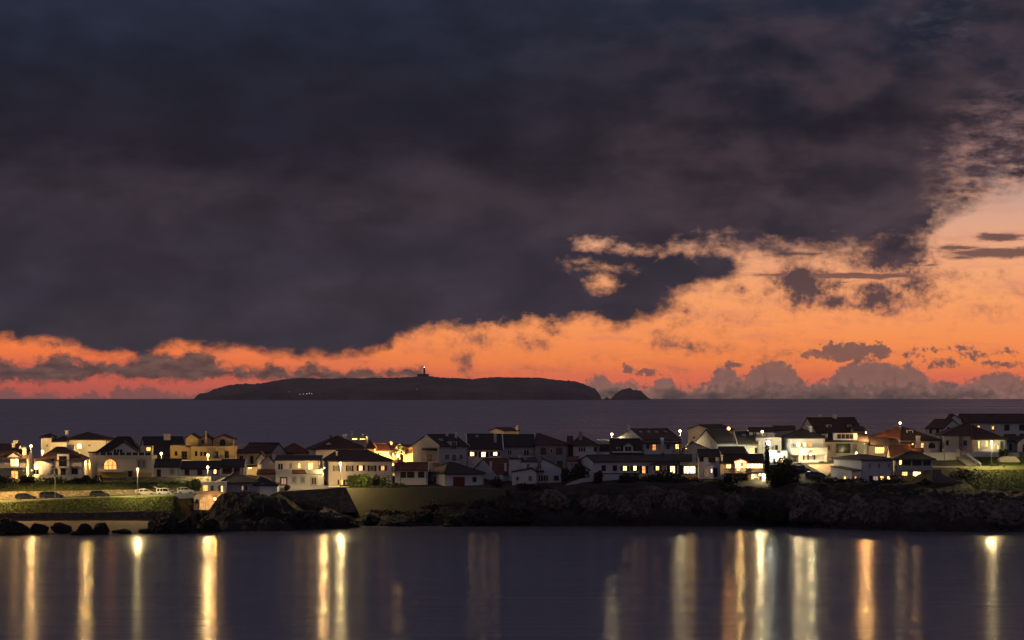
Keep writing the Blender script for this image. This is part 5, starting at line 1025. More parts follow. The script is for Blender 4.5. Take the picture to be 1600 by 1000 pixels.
b2 = Block(r, 0, 814.7, 839, 789, 8, 721, 717.6, 760, 'shed', wall=DUSKW, rf=SLATE, o=.1); b2.win('f', 822, 724.3, 828, 732.4, 'D'); b3 = Block(r, 0, 800, 838.4, 784, 4.6, 736.6, 731, 762, 'gy', ry=.8, wall=DUSKW, rf=SLATE, o=.2); b3.win('f', 825, 743, 831.6, 752, 'D'); b3.win('f', 806.8, 745, 810.2, 750.6, 'D', fm=DARK, cols=1)
r = house('unlit white house with a red slope roof falling right and a wide glazed terrace door', 858, 790, 757)
b = Block(r, 0, 839.4, 877, 788, 8, 730.4, 715.4, 762, 'gy', ry=.22, wall=DUSKW, rf=RED, o=.3); b.win('f', 840, 724.4, 846.4, 734, 'D'); b.win('f', 840.6, 742, 857, 752.6, 'D', cols=4, name='terrace_door'); b.win('f', 865.6, 743, 873, 750.4, 'D', fm=DARK, cols=3); b.band('f', 839.6, 735, 850, 737.2, 0, .9, tiles(SLATE), 'porch_roof')
# -- house over the beach
r = house('lone hip roofed house above the beach with a lit arched carport and orange lamp', 345, 748, 797)
b = Block(r, 8, 347, 402, 752, 9, 753, 737.6, 775, 'hip', xs=313, wall=GREYW, rf=SLATE, ins=(3.6, 4.5), o=.6)
b2 = Block(r, 0, 316, 352.6, 747.6, 4.6, 753.2, None, 770, 'flat', par=0.0, wall=GREYW, below=0)
b2.win('f', 316.6, 757.5, 325.6, 767.6, 'O', cols=1, name='porch_opening', fm=plaster(CREAM)); b2.door('f', 329, 758.6, 333.8, 767, GREENW, name='shutter'); b2.win('f', 344.6, 758.8, 349, 769, 'L', cols=1, name='terrace_door'); b2.door('f', 341, 758.8, 344, 769, GREENW, name='shutter')
b3 = Block(r, 0, 303, 353, 744, 8, 772, None, 797, 'flat', par=.1, wall=GREYW, below=.6); b3.railing('f', 303.5, 352, 772.4, 767.6, .1, plaster((.34, .30, .27)), False, True, posts=5)
w = b3.win('f', 311.5, 776, 330, 796.5, 'V', arch=True, cols=2, name='carport_arch', fm=plaster(CREAM)); b3.win('f', 305.6, 780, 309.6, 786.6, 'D', fm=DARK, cols=1)
b.win('f', 377, 758.6, 381, 766.6, 'P', cols=1); b.door('f', 383, 759, 386, 766, DARK, name='shutter'); b.win('f', 387, 760, 389.4, 765, 'K', cols=1); b.skylight(345, 357, 742, 746, .5); b.skylight(374, 379, 742, 744, .62)
b4 = Block(r, 0, 398, 433, 753, 7, 757, 745, 775, 'hip', ins=(1, 4), wall=DUSKW, rf=SLATE)
c = MB(); c.box(xat(300, 741), xat(324, 741), 741, 743.9, 1.5, zat(797, 741)); c.build('blue_terrace_wall', plaster((.20, .27, .30)), r)

# ------------------------------------------------------------------ road, walls, stairs, banks
def strip(name, pts, w, th, mat, kind='structure', label=None, cat=None):
    """sheet or low solid laid along points (x, y, z) with the width going back from the camera"""
    mb = MB()
    for (a, b) in zip(pts, pts[1:]):
        mb.hexa([(a[0], a[1], a[2] - th), (b[0], b[1], b[2] - th), (b[0], b[1] + w, b[2] - th), (a[0], a[1] + w, a[2] - th), (a[0], a[1], a[2]), (b[0], b[1], b[2]), (b[0], b[1] + w, b[2]), (a[0], a[1] + w, a[2])])
    o = mb.build(name, mat)
    if kind: tag(o, kind=kind)
    else: tag(o, label, cat)
    return o
def seg(pts, n=24):
    out = []
    for i in range(n + 1):
        t = i / n * (len(pts) - 1); k = min(int(t), len(pts) - 2); f = t - k; out.append(tuple(pts[k][j] + (pts[k + 1][j] - pts[k][j]) * f for j in range(3)))
    return out
ASPH = flat('asphalt', (.06, .058, .055), .85, 0, .2, 3); CONC = flat('pale_concrete', (.60, .57, .48), .85, 0, .1, 2)
YSTONE = stone((.60, .50, .30), 2.2); GSTONE = stone((.38, .34, .27), 1.3); DSTONE = stone((.16, .13, .10), 1.1); SEAW = plaster((.060, .053, .030), .7)
rp = [(xat(q, 735), 734.9, zat(yy, 735)) for q, yy in ((-900, 800), (-60, 785.2), (0, 783.2), (110, 779.6), (200, 776.4), (303, 772.2))]
strip('road', [(a, y + .55, z + .02) for a, y, z in rp], 6.2, .35, ASPH)
strip('road_kerb', [(a, y - .3, z + .2) for a, y, z in rp], .6, 1.0, flat('white_kerb_paint', (.82, .80, .72), .8))
strip('roadside_wall', [(xat(q, 742), 741.8, zat(yy, 742)) for q, yy in ((-600, 771), (-40, 769), (60, 767.6), (130, 766.4), (210, 764.8), (228, 768))], .5, 2.4, YSTONE, None, 'long yellow lit rubble wall behind the parked cars', 'stone wall')
strip('terrace_wall', [(xat(q, 763), 762.5, zat(yy, 763)) for q, yy in ((160, 746.4), (240, 745), (330, 744.6))], .5, 1.9, GSTONE, None, 'pale rubble terrace wall below the low cottages', 'stone wall')
strip('garden_wall', [(xat(q, 765), 764.6, zat(yy, 765)) for q, yy in ((62, 742), (100, 742.4), (137, 742))], .35, 1.2, plaster(WHITE), None, 'low white garden wall in front of the blue plinth house', 'garden wall')
strip('beach_wall', [(xat(q, 727.6), 727.4, zat(yy, 727.4)) for q, yy in ((-300, 802), (0, 801.5), (150, 800.5), (262, 798))], .6, 1.9, DSTONE, None, 'dark sea stained retaining wall at the back of the beach', 'retaining wall')
strip('forecourt_wall', [(xat(q, 774), 773.4, zat(yy, 774)) for q, yy in ((433, 759), (470, 759.4), (512, 758.2))],   .4, 2.8, plaster((.82, .80, .72), .1), None, 'low white forecourt wall glowing below the two balcony house', 'garden wall')
strip('forecourt', [(xat(q, 776), 774, zat(yy, 776)) for q, yy in ((402, 761.5), (560, 760.5))], 8, .5, CONC)
strip('left_rampart', [], 0, 0, CONC) if False else None
# ramp wall falling to the left, then the high harbour wall
mb = MB(); mb.add([px2w(430, 769, 753), px2w(540, 761.2, 758.5), px2w(560, 800, 758.5), px2w(430, 806, 753), px2w(430, 768, 757), px2w(540, 761.2, 766), px2w(560, 802, 766), px2w(430, 806, 757)], [(0, 3, 2, 1), (4, 5, 6, 7), (0, 1, 5, 4), (1, 2, 6, 5), (3, 0, 4, 7), (2, 3, 7, 6)])
tag(mb.build('rampart', DSTONE), 'dark stone rampart sloping down left below the two balcony house', 'sea wall')
mb = MB(); n = 30; top = []; bot = []
for i in range(n + 1):
    q = 537.5 + (790 - 537.5) * i / n; yy = 762.6 + .4 * math.sin(i * .3) + (max(0, q - 730) * .03); top.append((q, yy)); 
for i in range(n):
    (qa, ya), (qb, yb_) = top[i], top[i + 1]; sh = lambda q: 20 * max(0, 1 - (q - 537.5) / 36)
    a, b_ = px2w(qa, ya, 763.2), px2w(qb, yb_, 763.2); c, d = px2w(qa + sh(qa), 810, 759.4), px2w(qb + sh(qb), 810, 759.4)
    mb.add([a, b_, d, c, a + Vector((0, 3, 0)), b_ + Vector((0, 3, 0)), d + Vector((0, 1.2, 0)), c + Vector((0, 1.2, 0))], [(0, 3, 2, 1), (4, 5, 6, 7), (0, 1, 5, 4), (3, 7, 6, 2)] + ([(0, 4, 7, 3)] if i == 0 else []))
tag(mb.build('harbour_wall', SEAW), 'tall battered harbour wall with grass along its top', 'sea wall')
strip('white_wall', [(xat(q, 797), 797, zat(706.6, 797)) for q in (1444, 1500)], .4, 2.6, plaster((.80, .80, .70), .1), None, 'tall white terrace wall with square pillars by the stairs', 'garden wall')
mb = MB()
for q0, q1, yt in ((1453, 1455, 702), (1474.3, 1475.8, 702), (1495, 1500, 702)): mb.box(xat(q0, 797), xat(q1, 797), 796.9, 797.5, zat(722, 797), zat(yt, 797))
tag(mb.build('gate_pillars' if False else 'wall_pillar', plaster(WHITE)), 'white square pillars rising from the tall terrace wall', 'pillar')
strip('low_wall', [(xat(q, 800), 800, zat(706.4, 800)) for q in (1502, 1562)], .35, 1.1, plaster(WHITE), None, 'long low white garden wall below the hip roofed bungalow', 'garden wall')
strip('low_wall', [(xat(q, 800), 800.6, zat(707.4, 800)) for q in (1571, 1593)], .35, 1.0, plaster(WHITE), None, 'short low white wall near the right edge above the white mound', 'garden wall')
mb = MB(); pts = [(1562.5, 722), (1562.5, 717), (1570, 713.4), (1586, 713), (1594, 720), (1594, 722.5)]
f1 = [px2w(a, b_, 791) for a, b_ in pts]; mb.add(f1 + [p + Vector((0, 4, 0)) for p in f1], [tuple(range(6)), tuple(range(11, 5, -1))] + [(i, 6 + i, 6 + (i + 1) % 6, (i + 1) % 6) for i in range(6)])
tag(mb.build('whitewashed_mound', plaster((.62, .6, .5))), 'low whitewashed hump in the grass at the right edge', 'cistern')
strip('upper_road', seg([(xat(1456, 784), 781, zat(729.2, 781)), (xat(1530, 784), 781, zat(729.6, 781)), (xat(1700, 784), 781, zat(730, 781))]), 7, .4, flat('dusty_road', (.34, .30, .22), .9))
strip('upper_road_kerb', seg([(xat(1456, 784), 780.4, zat(729.4, 781)), (xat(1700, 784), 780.4, zat(730.2, 781))]), .6, .5, CONC)
# stairs
mb = MB()
for i in range(14):
    t = i / 14; Ya = 788 + i * .75; z = zat(727, 788) + t * (zat(711, 799) - zat(727, 788)); xa = 1520 - 18 * t
    mb.box(xat(xa - 10, Ya), xat(xa + 6, Ya), Ya, Ya + .76, z - .5, z + .15)
tag(mb.build('staircase', flat('worn_concrete', (.3, .28, .22), .9)), 'pale staircase climbing from the upper road to the white wall', 'stairs')
mb = MB(); a, b_ = px2w(1532, 727, 787), px2w(1512, 712, 799); mb.hexa([a + Vector(v) for v in ((-.15, 0, -.6), (.15, 0, -.6))] + [b_ + Vector(v) for v in ((.15, 0, -.6), (-.15, 0, -.6))] + [a + Vector(v) for v in ((-.15, 0, .5), (.15, 0, .5))] + [b_ + Vector(v) for v in ((.15, 0, .5), (-.15, 0, .5))])
tag(mb.build('stair_wall', plaster(WHITE)), 'slanting white side wall of the staircase', 'wall')
# orange retaining wall by the car park
mb = MB(); f1 = [px2w(1262, 726.5, 800), px2w(1307, 724.5, 794), px2w(1301, 735, 790), px2w(1292, 743, 786)]
mb.add(f1 + [p + Vector((.5, 1.5, 0)) for p in f1], [(0, 1, 2, 3), (7, 6, 5, 4), (0, 4, 5, 1), (1, 5, 6, 2), (2, 6, 7, 3), (3, 7, 4, 0)])
tag(mb.build('retaining_wall', plaster((.60, .42, .26))), 'orange lit wedge shaped retaining wall beside the car park', 'retaining wall')
strip('car_park', [(xat(q, 792), 788, zat(yy, 792)) for q, yy in ((1225, 733), (1262, 734), (1292, 741))], 14, .4, ASPH)
mb = MB(); f1 = [px2w(q, yy, 767) for q, yy in ((1457, 762), (1457, 733), (1470, 733), (1471.5, 740.5), (1496, 751), (1520, 761), (1519, 771), (1490, 768))]
n = len(f1); mb.add(f1 + [p + Vector((0, 1.5, 0)) for p in f1], [tuple(range(n)), tuple(range(2 * n - 1, n - 1, -1))] + [(i, n + i, n + (i + 1) % n, (i + 1) % n) for i in range(n)])
tag(mb.build('retaining_wall', plaster((.17, .15, .15), .6)), 'grey concrete wall stepping down right of the pavilion house', 'retaining wall')
bush('shrub', 'shrub', 'dark scrub under the tented roof pavilion, left of the grey concrete wall', 1425, 1462, 752, 766, 766, (.03, .028, .018), 900, .28, 95, dy=2, lobes=8)
strip('path_wall', [(xat(q, 779), 779, zat(yy, 779)) for q, yy in ((884, 757), (898, 751), (910, 747.5), (926, 746))], .4, .9, plaster(GREYW), None, 'low pale wall climbing beside the cliff path', 'garden wall')
strip('cliff_wall', [(xat(q, 783), 782.4, zat(yy, 783)) for q, yy in ((932, 741), (1000, 741.5))], .4, 5, plaster(DUSKW), None, 'plain pale base wall under the long low house', 'retaining wall')
strip('lawn', [(xat(1150, 781), 774, zat(759, 781)), (xat(1200, 781), 774, zat(760, 781))], 12, .5, flat('dark_lawn', (.03, .045, .012), .95))
strip('beach_house_fence', [(xat(q, 741), 740.6, zat(yy, 741)) for q, yy in ((290, 790), (303, 789))], .2, 1.6, stone((.3, .24, .16), 2), None, 'short rubble wall between the grass bank and the beach house', 'stone wall')

# ------------------------------------------------------------------ street lamps and wall lamps
street_lamp('tall orange street lamp beside the left edge house', 48.5, 697, 744, 764.5, 1500, WARM, 16)
street_lamp('orange roof height street lamp in front of the vast dark roof', 252, 708.5, 742, 800, 2000, WARM, 16)
street_lamp('yellow street lamp before the ochre terrace house, higher of two close together', 325, 711.3, 742, 788, 4400, WARM, 14)
street_lamp('pale street lamp in front of the low cottages, lower of two close together', 324.5, 730, 750, 762, 1300, PALE, 12)
street_lamp('pale street lamp above the parked white cars', 215, 733, 778, 734.6, 3000, PALE, 6, gf=.04)
street_lamp('unlit thin street lamp pole in front of the parked cars on the left', 86, 741.5, 782.5, 734.6, 0, WARM)
street_lamp('bright pale street lamp in front of the broad shuttered house', 532, 724, 762, 761, 2600, PALE, 16, gf=.2)
street_lamp('dark pole carrying the floodlight in front of the red roofed wing', 625.5, 712, 748, 784, 0, WARM)
street_lamp('white street lamp above the flat roofed annex', 956, 678.5, 690, 818, 650, SOFTW, 14)
street_lamp('white street lamp right of the house with four roof windows', 1062.5, 673.5, 700, 818, 800, SOFTW, 14)
street_lamp('big orange street lamp high above the dark stepped roofs', 1138.5, 669.5, 700, 822, 2000, ORANGE, 22, r=.36)
street_lamp('white street lamp above the balcony beside the stepped house', 1191, 674.5, 726, 806, 450, SOFTW, 16)
street_lamp('pale street lamp in front of the recessed balcony', 1247.5, 694.5, 733, 798, 1500, SOFTW, 16)
street_lamp('small white street lamp on the right skyline beside the orange roof', 1406.5, 661, 690, 836, 260, SOFTW, 13)
street_lamp('pale street lamp standing on the upper road below the bungalow', 1549.5, 690.5, 731.5, 780.2, 3900, PALE, 6, gf=.04)
street_lamp('unlit thin street lamp beside the lit shop like window', 1351, 693, 716, 800, 0, WARM)
street_lamp('warm street lamp just over the roof of the dusk grey house', 1338, 707.5, 724, 797, 2600, PALE, 8, gf=.6, r=.2)
street_lamp('leaning dark pole at the left end of the upper road', 1474, 694, 731, 783, 0, WARM, lean=.6, col=WROUGHT)
street_lamp('short unlit post on the upper road at the right', 1568.5, 728, 744, 777, 0, WARM, r=.22)
street_lamp('orange street lamp of the back lane behind the glowing house gap', 66.5, 706, 724, 793, 3000, WARM, 10, gf=.8)
street_lamp('street lamp just off the left of the beach road', -22, 732, 786, 734.5, 9000, WARM, 6, gf=.02)
wall_lamp('orange wall lamp at the carport of the beach house', 335.5, 779.5, 743.2, 130, ORANGE, 10, r=.3)
wall_lamp('dazzling floodlight on the pole before the ochre houses', 622, 711.5, 811, 7000, WARM, 40, r=.34, off=-.8)
wall_lamp('dazzling white lamp on the stepped house balcony', 1200.5, 692.5, 803.5, 900, COOL, 50, r=.42)
wall_lamp('bright white porch lamp over the ground floor room of the glowing house', 1187.5, 741.6, 783, 420, SOFTW, 30, r=.2)
wall_lamp('white porch lamp under the recessed balcony', 1266.5, 709.8, 805.6, 420, SOFTW, 30, r=.2)
wall_lamp('white porch lamp on the hip roofed bungalow', 1549.7, 690.3, 809.6, 90, SOFTW, 14, r=.16)
wall_lamp('warm lamp hidden between the blue plinth house and the round tower', 134.6, 724, 771.6, 700, WARM, 8, r=.16)
street_lamp('warm lane lamp peeping over the right roof edge of the blue plinth house', 124, 709, 722, 795, 2200, WARM, 8, gf=.7, r=.2)
wall_lamp('warm lamp in the gap beside the rounded corner', 49, 735, 767.4, 380, WARM, 8, r=.16)
wall_lamp('warm entrance lamp under the lit gable of the glowing house', 1157, 720.6, 783.6, 260, WARM, 12, r=.14)
wall_lamp('warm lamp in the alley left of the broad shuttered house', 507, 731, 779, 650, WARM, 6, r=.16)
wall_lamp('orange lamp in the recess of the low roofed annex', 1426, 694, 803.5, 60, ORANGE, 8, r=.15)
wall_lamp('small orange lamp at the gable foot of the largest house', 1353, 676.5, 812, 1200, (1, .5, .16), 10, r=.14)
wall_lamp('small warm lamp over the two parapet balconies', 502, 733.5, 776.8, 110, PALE, 8, r=.12)

# ------------------------------------------------------------------ cars
def carz(px): 
    return interp([(xat(-60, 735), zat(785.2, 735)), (xat(0, 735), zat(783.2, 735)), (xat(110, 735), zat(779.6, 735)), (xat(200, 735), zat(776.4, 735)), (xat(303, 735), zat(772.2, 735))], xat(px, 738)) + .03
for lb, x0, x1, c_, k, f_ in (('dark blue hatchback, leftmost of the parked cars', 24, 57, (.02, .025, .038), 'hatch', 1), ('dark people carrier, second parked car from the left', 62, 100, (.04, .05, .07), 'suv', 1), ('dark grey hatchback parked alone in front of the yellow wall', 140.5, 172.5, (.06, .06, .058), 'hatch', 1),
    ('beige estate car at the left of the parked group', 211, 243, (.36, .33, .27), 'hatch', 1), ('white van with its tailgate raised between the beige and the small white car', 245, 268, (.72, .71, .68), 'van', 1), ('small white hatchback squeezed between the van and the white crossover', 263, 279, (.7, .69, .66), 'hatch', 1), ('white crossover, rightmost car on the beach road', 277, 303, (.78, .76, .7), 'suv', 1)):
    car(lb, x0, x1, 0, 736.9 if x0 != 263 else 738.4, c_, k, f_, z=carz((x0 + x1) / 2), hatch_open=(k == 'van'))
for lb, x0, x1, yb_, Y_, c_, k in (('white car under the lit terrace door right of the tall dark tree', 1210, 1228, 728.5, 800, (.7, .7, .66), 'hatch'), ('silver car behind the pale lamp pole', 1238, 1258, 730, 797, (.5, .5, .48), 'hatch'), ('dark car parked before the dazzling porch', 1278, 1294, 726.5, 801, (.1, .1, .1), 'sedan'),
    ('dark car in the shade, upper of two below the lamp pole', 1240, 1266, 737, 790, (.06, .06, .07), 'hatch'), ('dark car with a glinting roof at the foot of the orange wall', 1258, 1290, 748, 781, (.05, .05, .06), 'suv'), ('pale car half hidden behind the boundary of the grey house', 1308, 1322, 724, 798, (.5, .48, .4), 'hatch')):
    car(lb, x0, x1, yb_, Y_, c_, k, 1, group='cars in the upper car park')

# ------------------------------------------------------------------ planting
GD = (.022, .032, .010); GM = (.08, .11, .022); GL = (.20, .27, .05); GB = (.03, .028, .018)
HEDGE = 'hedge shrubs above the beach road'
for i, (x0, x1, yt, yb_, c_, n_, lb) in enumerate(((-20, 28, 748, 762, GD, 900, 'dark hedge shrub below the left edge house'), (22, 64, 747, 761, GD, 900, 'dark hedge shrub under the rounded house corner'), (60, 105, 749.5, 763, GM, 900, 'low green hedge shrub below the white garden wall'),
    (100, 136, 748.5, 764, GD, 900, 'hedge shrub below the blue plinth'), (128, 164, 746.5, 765, GD, 1100, 'taller dark hedge shrub at the end of the terrace wall'), (160, 205, 757, 767, GM, 700, 'low green shrub at the foot of the terrace wall'))):
    bush('shrub', 'shrub', lb, x0, x1, yt, yb_, 757 - i * .4, c_, n_, .26, 20 + i, dy=3, group=HEDGE)
def agave(label, px, py_top, py_b, Y, seed, col=(.10, .12, .07)):
    R = random.Random(seed); p = px2w(px, py_b, Y); h = (py_b - py_top) * Y / F; rt = root('succulent', p, label, 'succulent', 'spiky succulents above the parked cars'); mb = MB()
    for c in range(5):
        o = p + Vector((R.uniform(-1.1, 1.1), R.uniform(-1, 1), R.uniform(0, h * .35)))
        for i in range(15):
            t = R.uniform(0, 6.28); d = Vector((math.cos(t), math.sin(t), R.uniform(.4, 1.8))).normalized(); l = h * R.uniform(.45, .8); s = d.cross(Vector((0, 0, 1))).normalized() * .12
            mb.add([o - s, o + s, o + d * l * .6 + s * .8, o + d * l, o + d * l * .6 - s * .8], [(0, 1, 2, 3, 4)])
    mb.build('leaf_rosettes', leafmat(col), rt); return rt
for i, x in enumerate(range(208, 318, 10)):
    agave(['succulent below the terrace wall, %s' % w for w in ('leftmost clump', 'second clump from the left', 'third clump from the left', 'above the beige car', 'above the gap left of the van', 'above the white van', 'above the small white car', 'above the left half of the white crossover', 'above the right half of the white crossover', 'second clump from the right', 'rightmost clump')][i], x, 748 + (i % 3), 763, 754 - (i % 2) * 2, 50 + i)
bush('shrub', 'shrub', 'bright green shrub behind the open van', 236, 262, 758, 768, 746, GL, 700, .22, 71, dy=1.5); bush('shrub', 'shrub', 'green shrub above the beach house end of the road', 296, 314, 752, 768, 748, GM, 600, .24, 72, dy=2)
bush('shrub', 'shrub', 'leafy green shrub lit from above on the harbour wall', 534, 584, 742, 763, 771, GL, 2200, .26, 73, dy=2.6, lobes=9); bush('shrub', 'shrub', 'dark low shrub right of the lit shrub on the harbour wall', 578, 606, 748, 763, 772, GM, 900, .24, 74, dy=2)
bush('shrub', 'shrub', 'sparse shrub on the harbour wall left of the boathouse', 606, 632, 755, 764, 770, GM, 500, .2, 75, dy=1.5)
bush('shrub', 'shrub', 'small dark shrub in the white forecourt', 444, 454, 759, 768, 772, GD, 260, .2, 76, dy=.8)
bush('shrub', 'shrub', 'dark shrub filling the cliff side beside the red slope roof', 877, 918, 726, 752, 783, GD, 1500, .3, 77, dy=3); bush('shrub', 'shrub', 'dark shrub on the cliff under the long low house', 925, 946, 740, 756, 779, GD, 700, .28, 78, dy=2)
bush('shrub', 'shrub', 'dry pale shrub right of the boathouse', 758, 790, 747, 762, 777, GB, 700, .24, 79, dy=2)
bush('shrub', 'shrub', 'clipped dark hedge beside the glowing house', 1127, 1156, 744, 759, 779, GD, 1500, .22, 80, dy=1.5, lobes=10)
bush('tree', 'tree', 'large round dark tree between the glowing house and the car park', 1202, 1262, 731, 770, 775, GD, 4200, .34, 81, dy=4.5, lobes=12); bush('tree', 'tree', 'smaller dark tree in front of the white car', 1199, 1232, 727, 752, 786, GD, 1600, .3, 82, dy=3)
bush('tree', 'tree', 'slender dark cypress right of the glowing house', 1194.5, 1202, 699, 760, 787, (.014, .018, .010), 1600, .26, 83, dy=.7, lobes=14)
bush('shrub', 'shrub', 'dark mound of scrub over the rocks below the six lit windows', 1000, 1100, 743, 764, 779, GD, 3200, .34, 84, dy=3, lobes=16); bush('shrub', 'shrub', 'dark scrub slope left of the scrub mound', 962, 1010, 746, 766, 778, GD, 1600, .34, 85, dy=3)
bush('shrub', 'shrub', 'dark scrub below the glowing house lawn', 1090, 1160, 755, 772, 770, GD, 1800, .34, 86, dy=3, lobes=10); bush('shrub', 'shrub', 'scrub at the top of the rocks below the stepped white house', 800, 870, 757, 768, 774, GB, 1200, .28, 87, dy=2, lobes=9)
bush('shrub', 'shrub', 'scrub along the top of the rocks before the grey house', 1270, 1350, 750, 762, 770, GB, 1500, .28, 88, dy=2, lobes=10); bush('shrub', 'shrub', 'scrub along the top of the rocks before the pavilion house', 1350, 1420, 751, 763, 768, GB, 1300, .28, 89, dy=2, lobes=10)
bush('shrub', 'shrub', 'brown scrub on the bank left of the bright green slope', 1472, 1530, 737, 766, 773, (.06, .05, .025), 2200, .28, 90, dy=4, lobes=12)
bush('shrub', 'shrub', 'small tree silhouette in the floodlight glow', 617, 632, 699, 716, 815, GD, 240, .3, 91, dy=1); bush('shrub', 'shrub', 'green shrub on the low white wall at the right', 1560, 1578, 704, 716, 797, GM, 500, .25, 92, dy=1.2)
for i, (x0, x1, yt, yb_, Y_) in enumerate(((570, 650, 797, 806, 761), (650, 730, 786, 805, 760), (730, 800, 780, 803, 761), (640, 700, 782, 800, 763))):
    bush('shrub', 'shrub', 'dry scrub at the foot of the harbour wall, ' + ('leftmost patch', 'patch below the boathouse', 'rightmost patch', 'tall feathery patch')[i], x0, x1, yt, yb_, Y_, (.05, .042, .026), 1100, .3, 100 + i, dy=1.6, lobes=9)

def grass(name, x0, x1, y0, y1, n, col, h=.35, seed=5, cond=None):
    R = random.Random(seed); mb = MB()
    for i in range(n):
        x, y = R.uniform(x0, x1), R.uniform(y0, y1)
        if cond and not cond(x, y): continue
        z = ground_z(x, y) - .05; hh = h * R.uniform(.5, 1.5); t = R.uniform(0, 6.28); s = Vector((math.cos(t), math.sin(t), 0)) * .07 * R.uniform(.8, 2); p = Vector((x, y, z)); l = Vector((R.uniform(-.15, .15), R.uniform(-.15, .15), hh))
        mb.add([p - s, p + s, p + l], [(0, 1, 2)])
    o = mb.build(name, leafmat(col)); tag(o, kind='stuff'); return o
grass('bank_grass', -118, -67, 728.6, 733.6, 24000, (.085, .12, .02), .17, 5)
grass('bank_grass', -118, -68, 744, 757, 9000, (.12, .15, .03), .35, 6)
grass('slope_grass', 96, 130, 763, 777, 26000, (.10, .155, .022), .17, 7, lambda x, y: x > 98 + (780 - y) * .25)
grass('wall_top_grass', -36, 0, 766, 772, 5000, (.05, .06, .02), .35, 8)
grass('garden_grass', 103, 130, 789, 799.6, 7000, (.15, .20, .035), .3, 9, lambda x, y: x > 107.5 or y < 786)

# ------------------------------------------------------------------ rocks on the beach and along the shore
B = ROCKD
rock('rock', 'long dark rock ledge at the left edge of the beach', -30, 48, 809, 829, 711, B, 1); rock('rock', 'dark peaked rock beside the left edge ledge', 47, 76, 817, 829, 711, B, 2); rock('rock', 'broad dark rock on the sand, third from the left', 80, 115, 816, 828, 712, B, 3)
rock('rock', 'dark rock with a hunched back at the water line', 118, 146, 817, 832, 709, B, 4); rock('rock', 'dark square topped rock right of the hunched rock', 143, 172, 816, 832, 710, B, 5); rock('rock', 'flat dark skerry in front of the hunched rock', 106, 130, 829.5, 834, 706, B, 6)
rock('rock', 'tiny dark rock at the far left water line', -14, 10, 831, 838, 703, B, 7); rock('rock', 'thin flat reef at the water line below the grass bank', 175, 206, 826, 831, 712, B, 8); rock('rock', 'small flat reef left of the big pierced rock', 217, 234, 826, 830, 714, B, 9)
rock('rock', 'largest dark rock at the right end of the beach', 231, 286, 799, 831, 716, B, 10, depth=4.5); rock('rock', 'tall dark rock under the beach house wall', 274, 312, 799, 832, 718, B, 11, depth=4); rock('rock', 'dark rock shoulder below the beach house', 300, 345, 808, 831, 722, B, 12, depth=4)
for i, (x0, x1, yt, yb_, Y_, mt) in enumerate(((350, 404, 781, 812, 735, B), (385, 450, 787, 820, 734, B), (440, 505, 796, 825, 737, B), (490, 548, 800, 826, 740, B), (300, 352, 797, 816, 736, B), (520, 568, 813, 826, 747, B))):
    rock('rock', 'dark crag of the headland below the beach house, ' + ('tallest in the middle', 'second from the top', 'lower block left of the point', 'low block near the point', 'leftmost below the blue wall', 'outermost at the point')[i], x0, x1, yt, yb_, Y_, mt, 20 + i, depth=5)
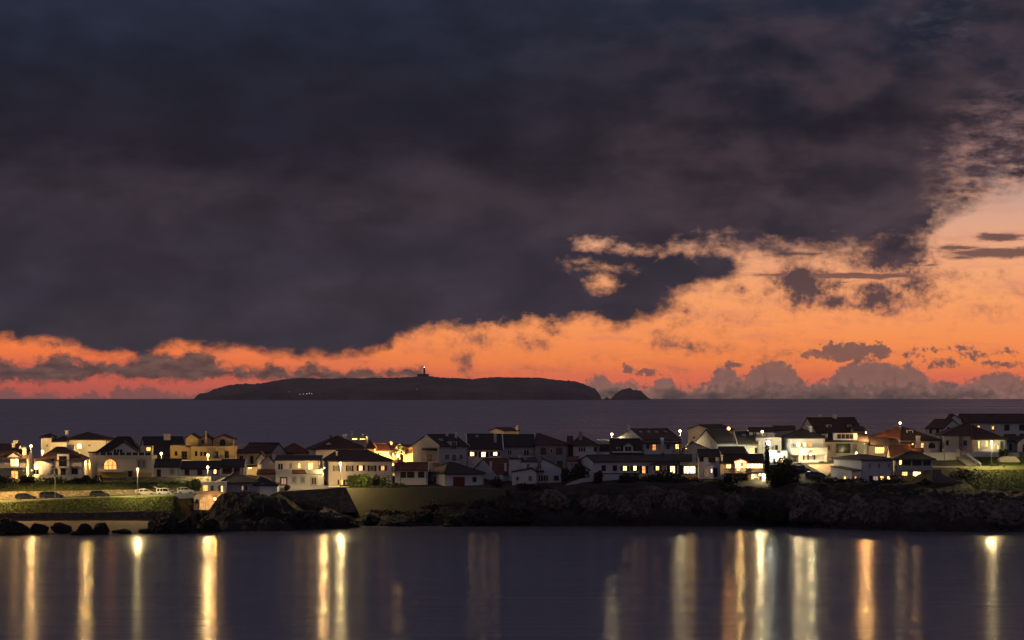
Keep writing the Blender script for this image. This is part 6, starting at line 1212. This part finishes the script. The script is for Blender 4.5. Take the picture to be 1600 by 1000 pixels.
for i, (x0, x1, yt, yb_, Y_) in enumerate(((848, 890, 763, 792, 759), (908, 952, 771, 800, 757), (958, 990, 772, 796, 758), (986, 1018, 770, 806, 757), (1012, 1046, 758, 790, 761), (1038, 1070, 763, 800, 759), (1060, 1082, 775, 800, 757), (1096, 1118, 774, 800, 757), (1130, 1160, 766, 800, 757), (1160, 1200, 780, 806, 754), (968, 1000, 786, 808, 755), (1236, 1292, 757, 800, 751), (1280, 1330, 780, 815, 744), (1320, 1370, 772, 816, 742), (1360, 1420, 778, 820, 737), (1410, 1470, 774, 822, 734), (1460, 1530, 776, 822, 733), (1520, 1610, 778, 824, 732), (1240, 1270, 788, 812, 747), (1345, 1400, 762, 790, 752), (700, 760, 795, 818, 756), (800, 850, 783, 812, 757))):
    rock('rock', ('pale round boulder under the white stepped house', 'pale knobbly boulder below the dark windows', 'pale boulder at the left of the main outcrop', 'tall pale boulder of the main outcrop', 'highest pale boulder of the main outcrop', 'pale boulder right of the highest one', 'small pale boulder at the right of the main outcrop', 'lone upright pale boulder below the hedge', 'grey boulder below the glowing house', 'low grey boulder below the cypress', 'low boulder in front of the main outcrop', 'big rugged crag below the round tree', 'crag below the orange wall', 'crag with ribbed face below the grey house', 'crag below the pavilion house', 'crag at the foot of the slipway', 'crag below the brown scrub bank', 'rightmost crag at the shore', 'small block at the foot of the rugged crag', 'upper crag right under the grey house', 'low rock below the boathouse', 'low dark rock left of the round boulder')[i],
         x0 - (x1 - x0) * .2, x1 + (x1 - x0) * .2, yt, yb_, Y_, ROCKL if i < 19 and i not in (9,) else B, 40 + i, depth=4 if i < 11 else 6, lump=.42)

for i, (x0, x1, yt, yb_, Y_) in enumerate(((556, 600, 800, 815, 757), (592, 640, 803, 817, 756), (632, 680, 795, 815, 757), (672, 722, 789, 814, 758), (716, 768, 779, 812, 758), (762, 812, 773, 810, 759), (742, 790, 790, 816, 755), (805, 846, 777, 808, 758), (600, 660, 809, 822, 753), (690, 740, 804, 820, 753), (884, 915, 778, 804, 757), (1078, 1100, 786, 806, 756), (1196, 1240, 785, 812, 751), (1118, 1140, 790, 808, 755))):
    rock('rock', 'rock at the foot of the harbour wall, ' + ('nearest the wall corner', 'second from the wall corner', 'third from the wall corner', 'below the boathouse shutter side', 'below the red garage door', 'highest, right of the red garage door', 'in front of the red garage door rock', 'right end under the red slope cottage', 'low at the water left of the boathouse', 'low at the water below the boathouse')[i] if i < 10 else ('dark rock between the two pale boulders left of the main outcrop', 'dark rock right of the main outcrop', 'dark rock under the slender cypress', 'dark rock right of the lone upright boulder')[i - 10],
         x0, x1, yt, yb_, Y_, B, 80 + i, depth=3.5, lump=.42)

# ------------------------------------------------------------------ air
m = D.materials.new('haze_air'); m.use_nodes = True; t = m.node_tree; t.nodes.clear(); o_ = t.nodes.new('ShaderNodeOutputMaterial'); p_ = t.nodes.new('ShaderNodeVolumePrincipled')
p_.inputs['Color'].default_value = (.95, .84, .84, 1); p_.inputs['Density'].default_value = 1.3e-5; t.links.new(p_.outputs[0], o_.inputs['Volume'])
mb = MB(); mb.box(-20800, 20800, -20800, 20800, -70, 118); o_ = mb.build('haze', m); tag(o_, kind='stuff')
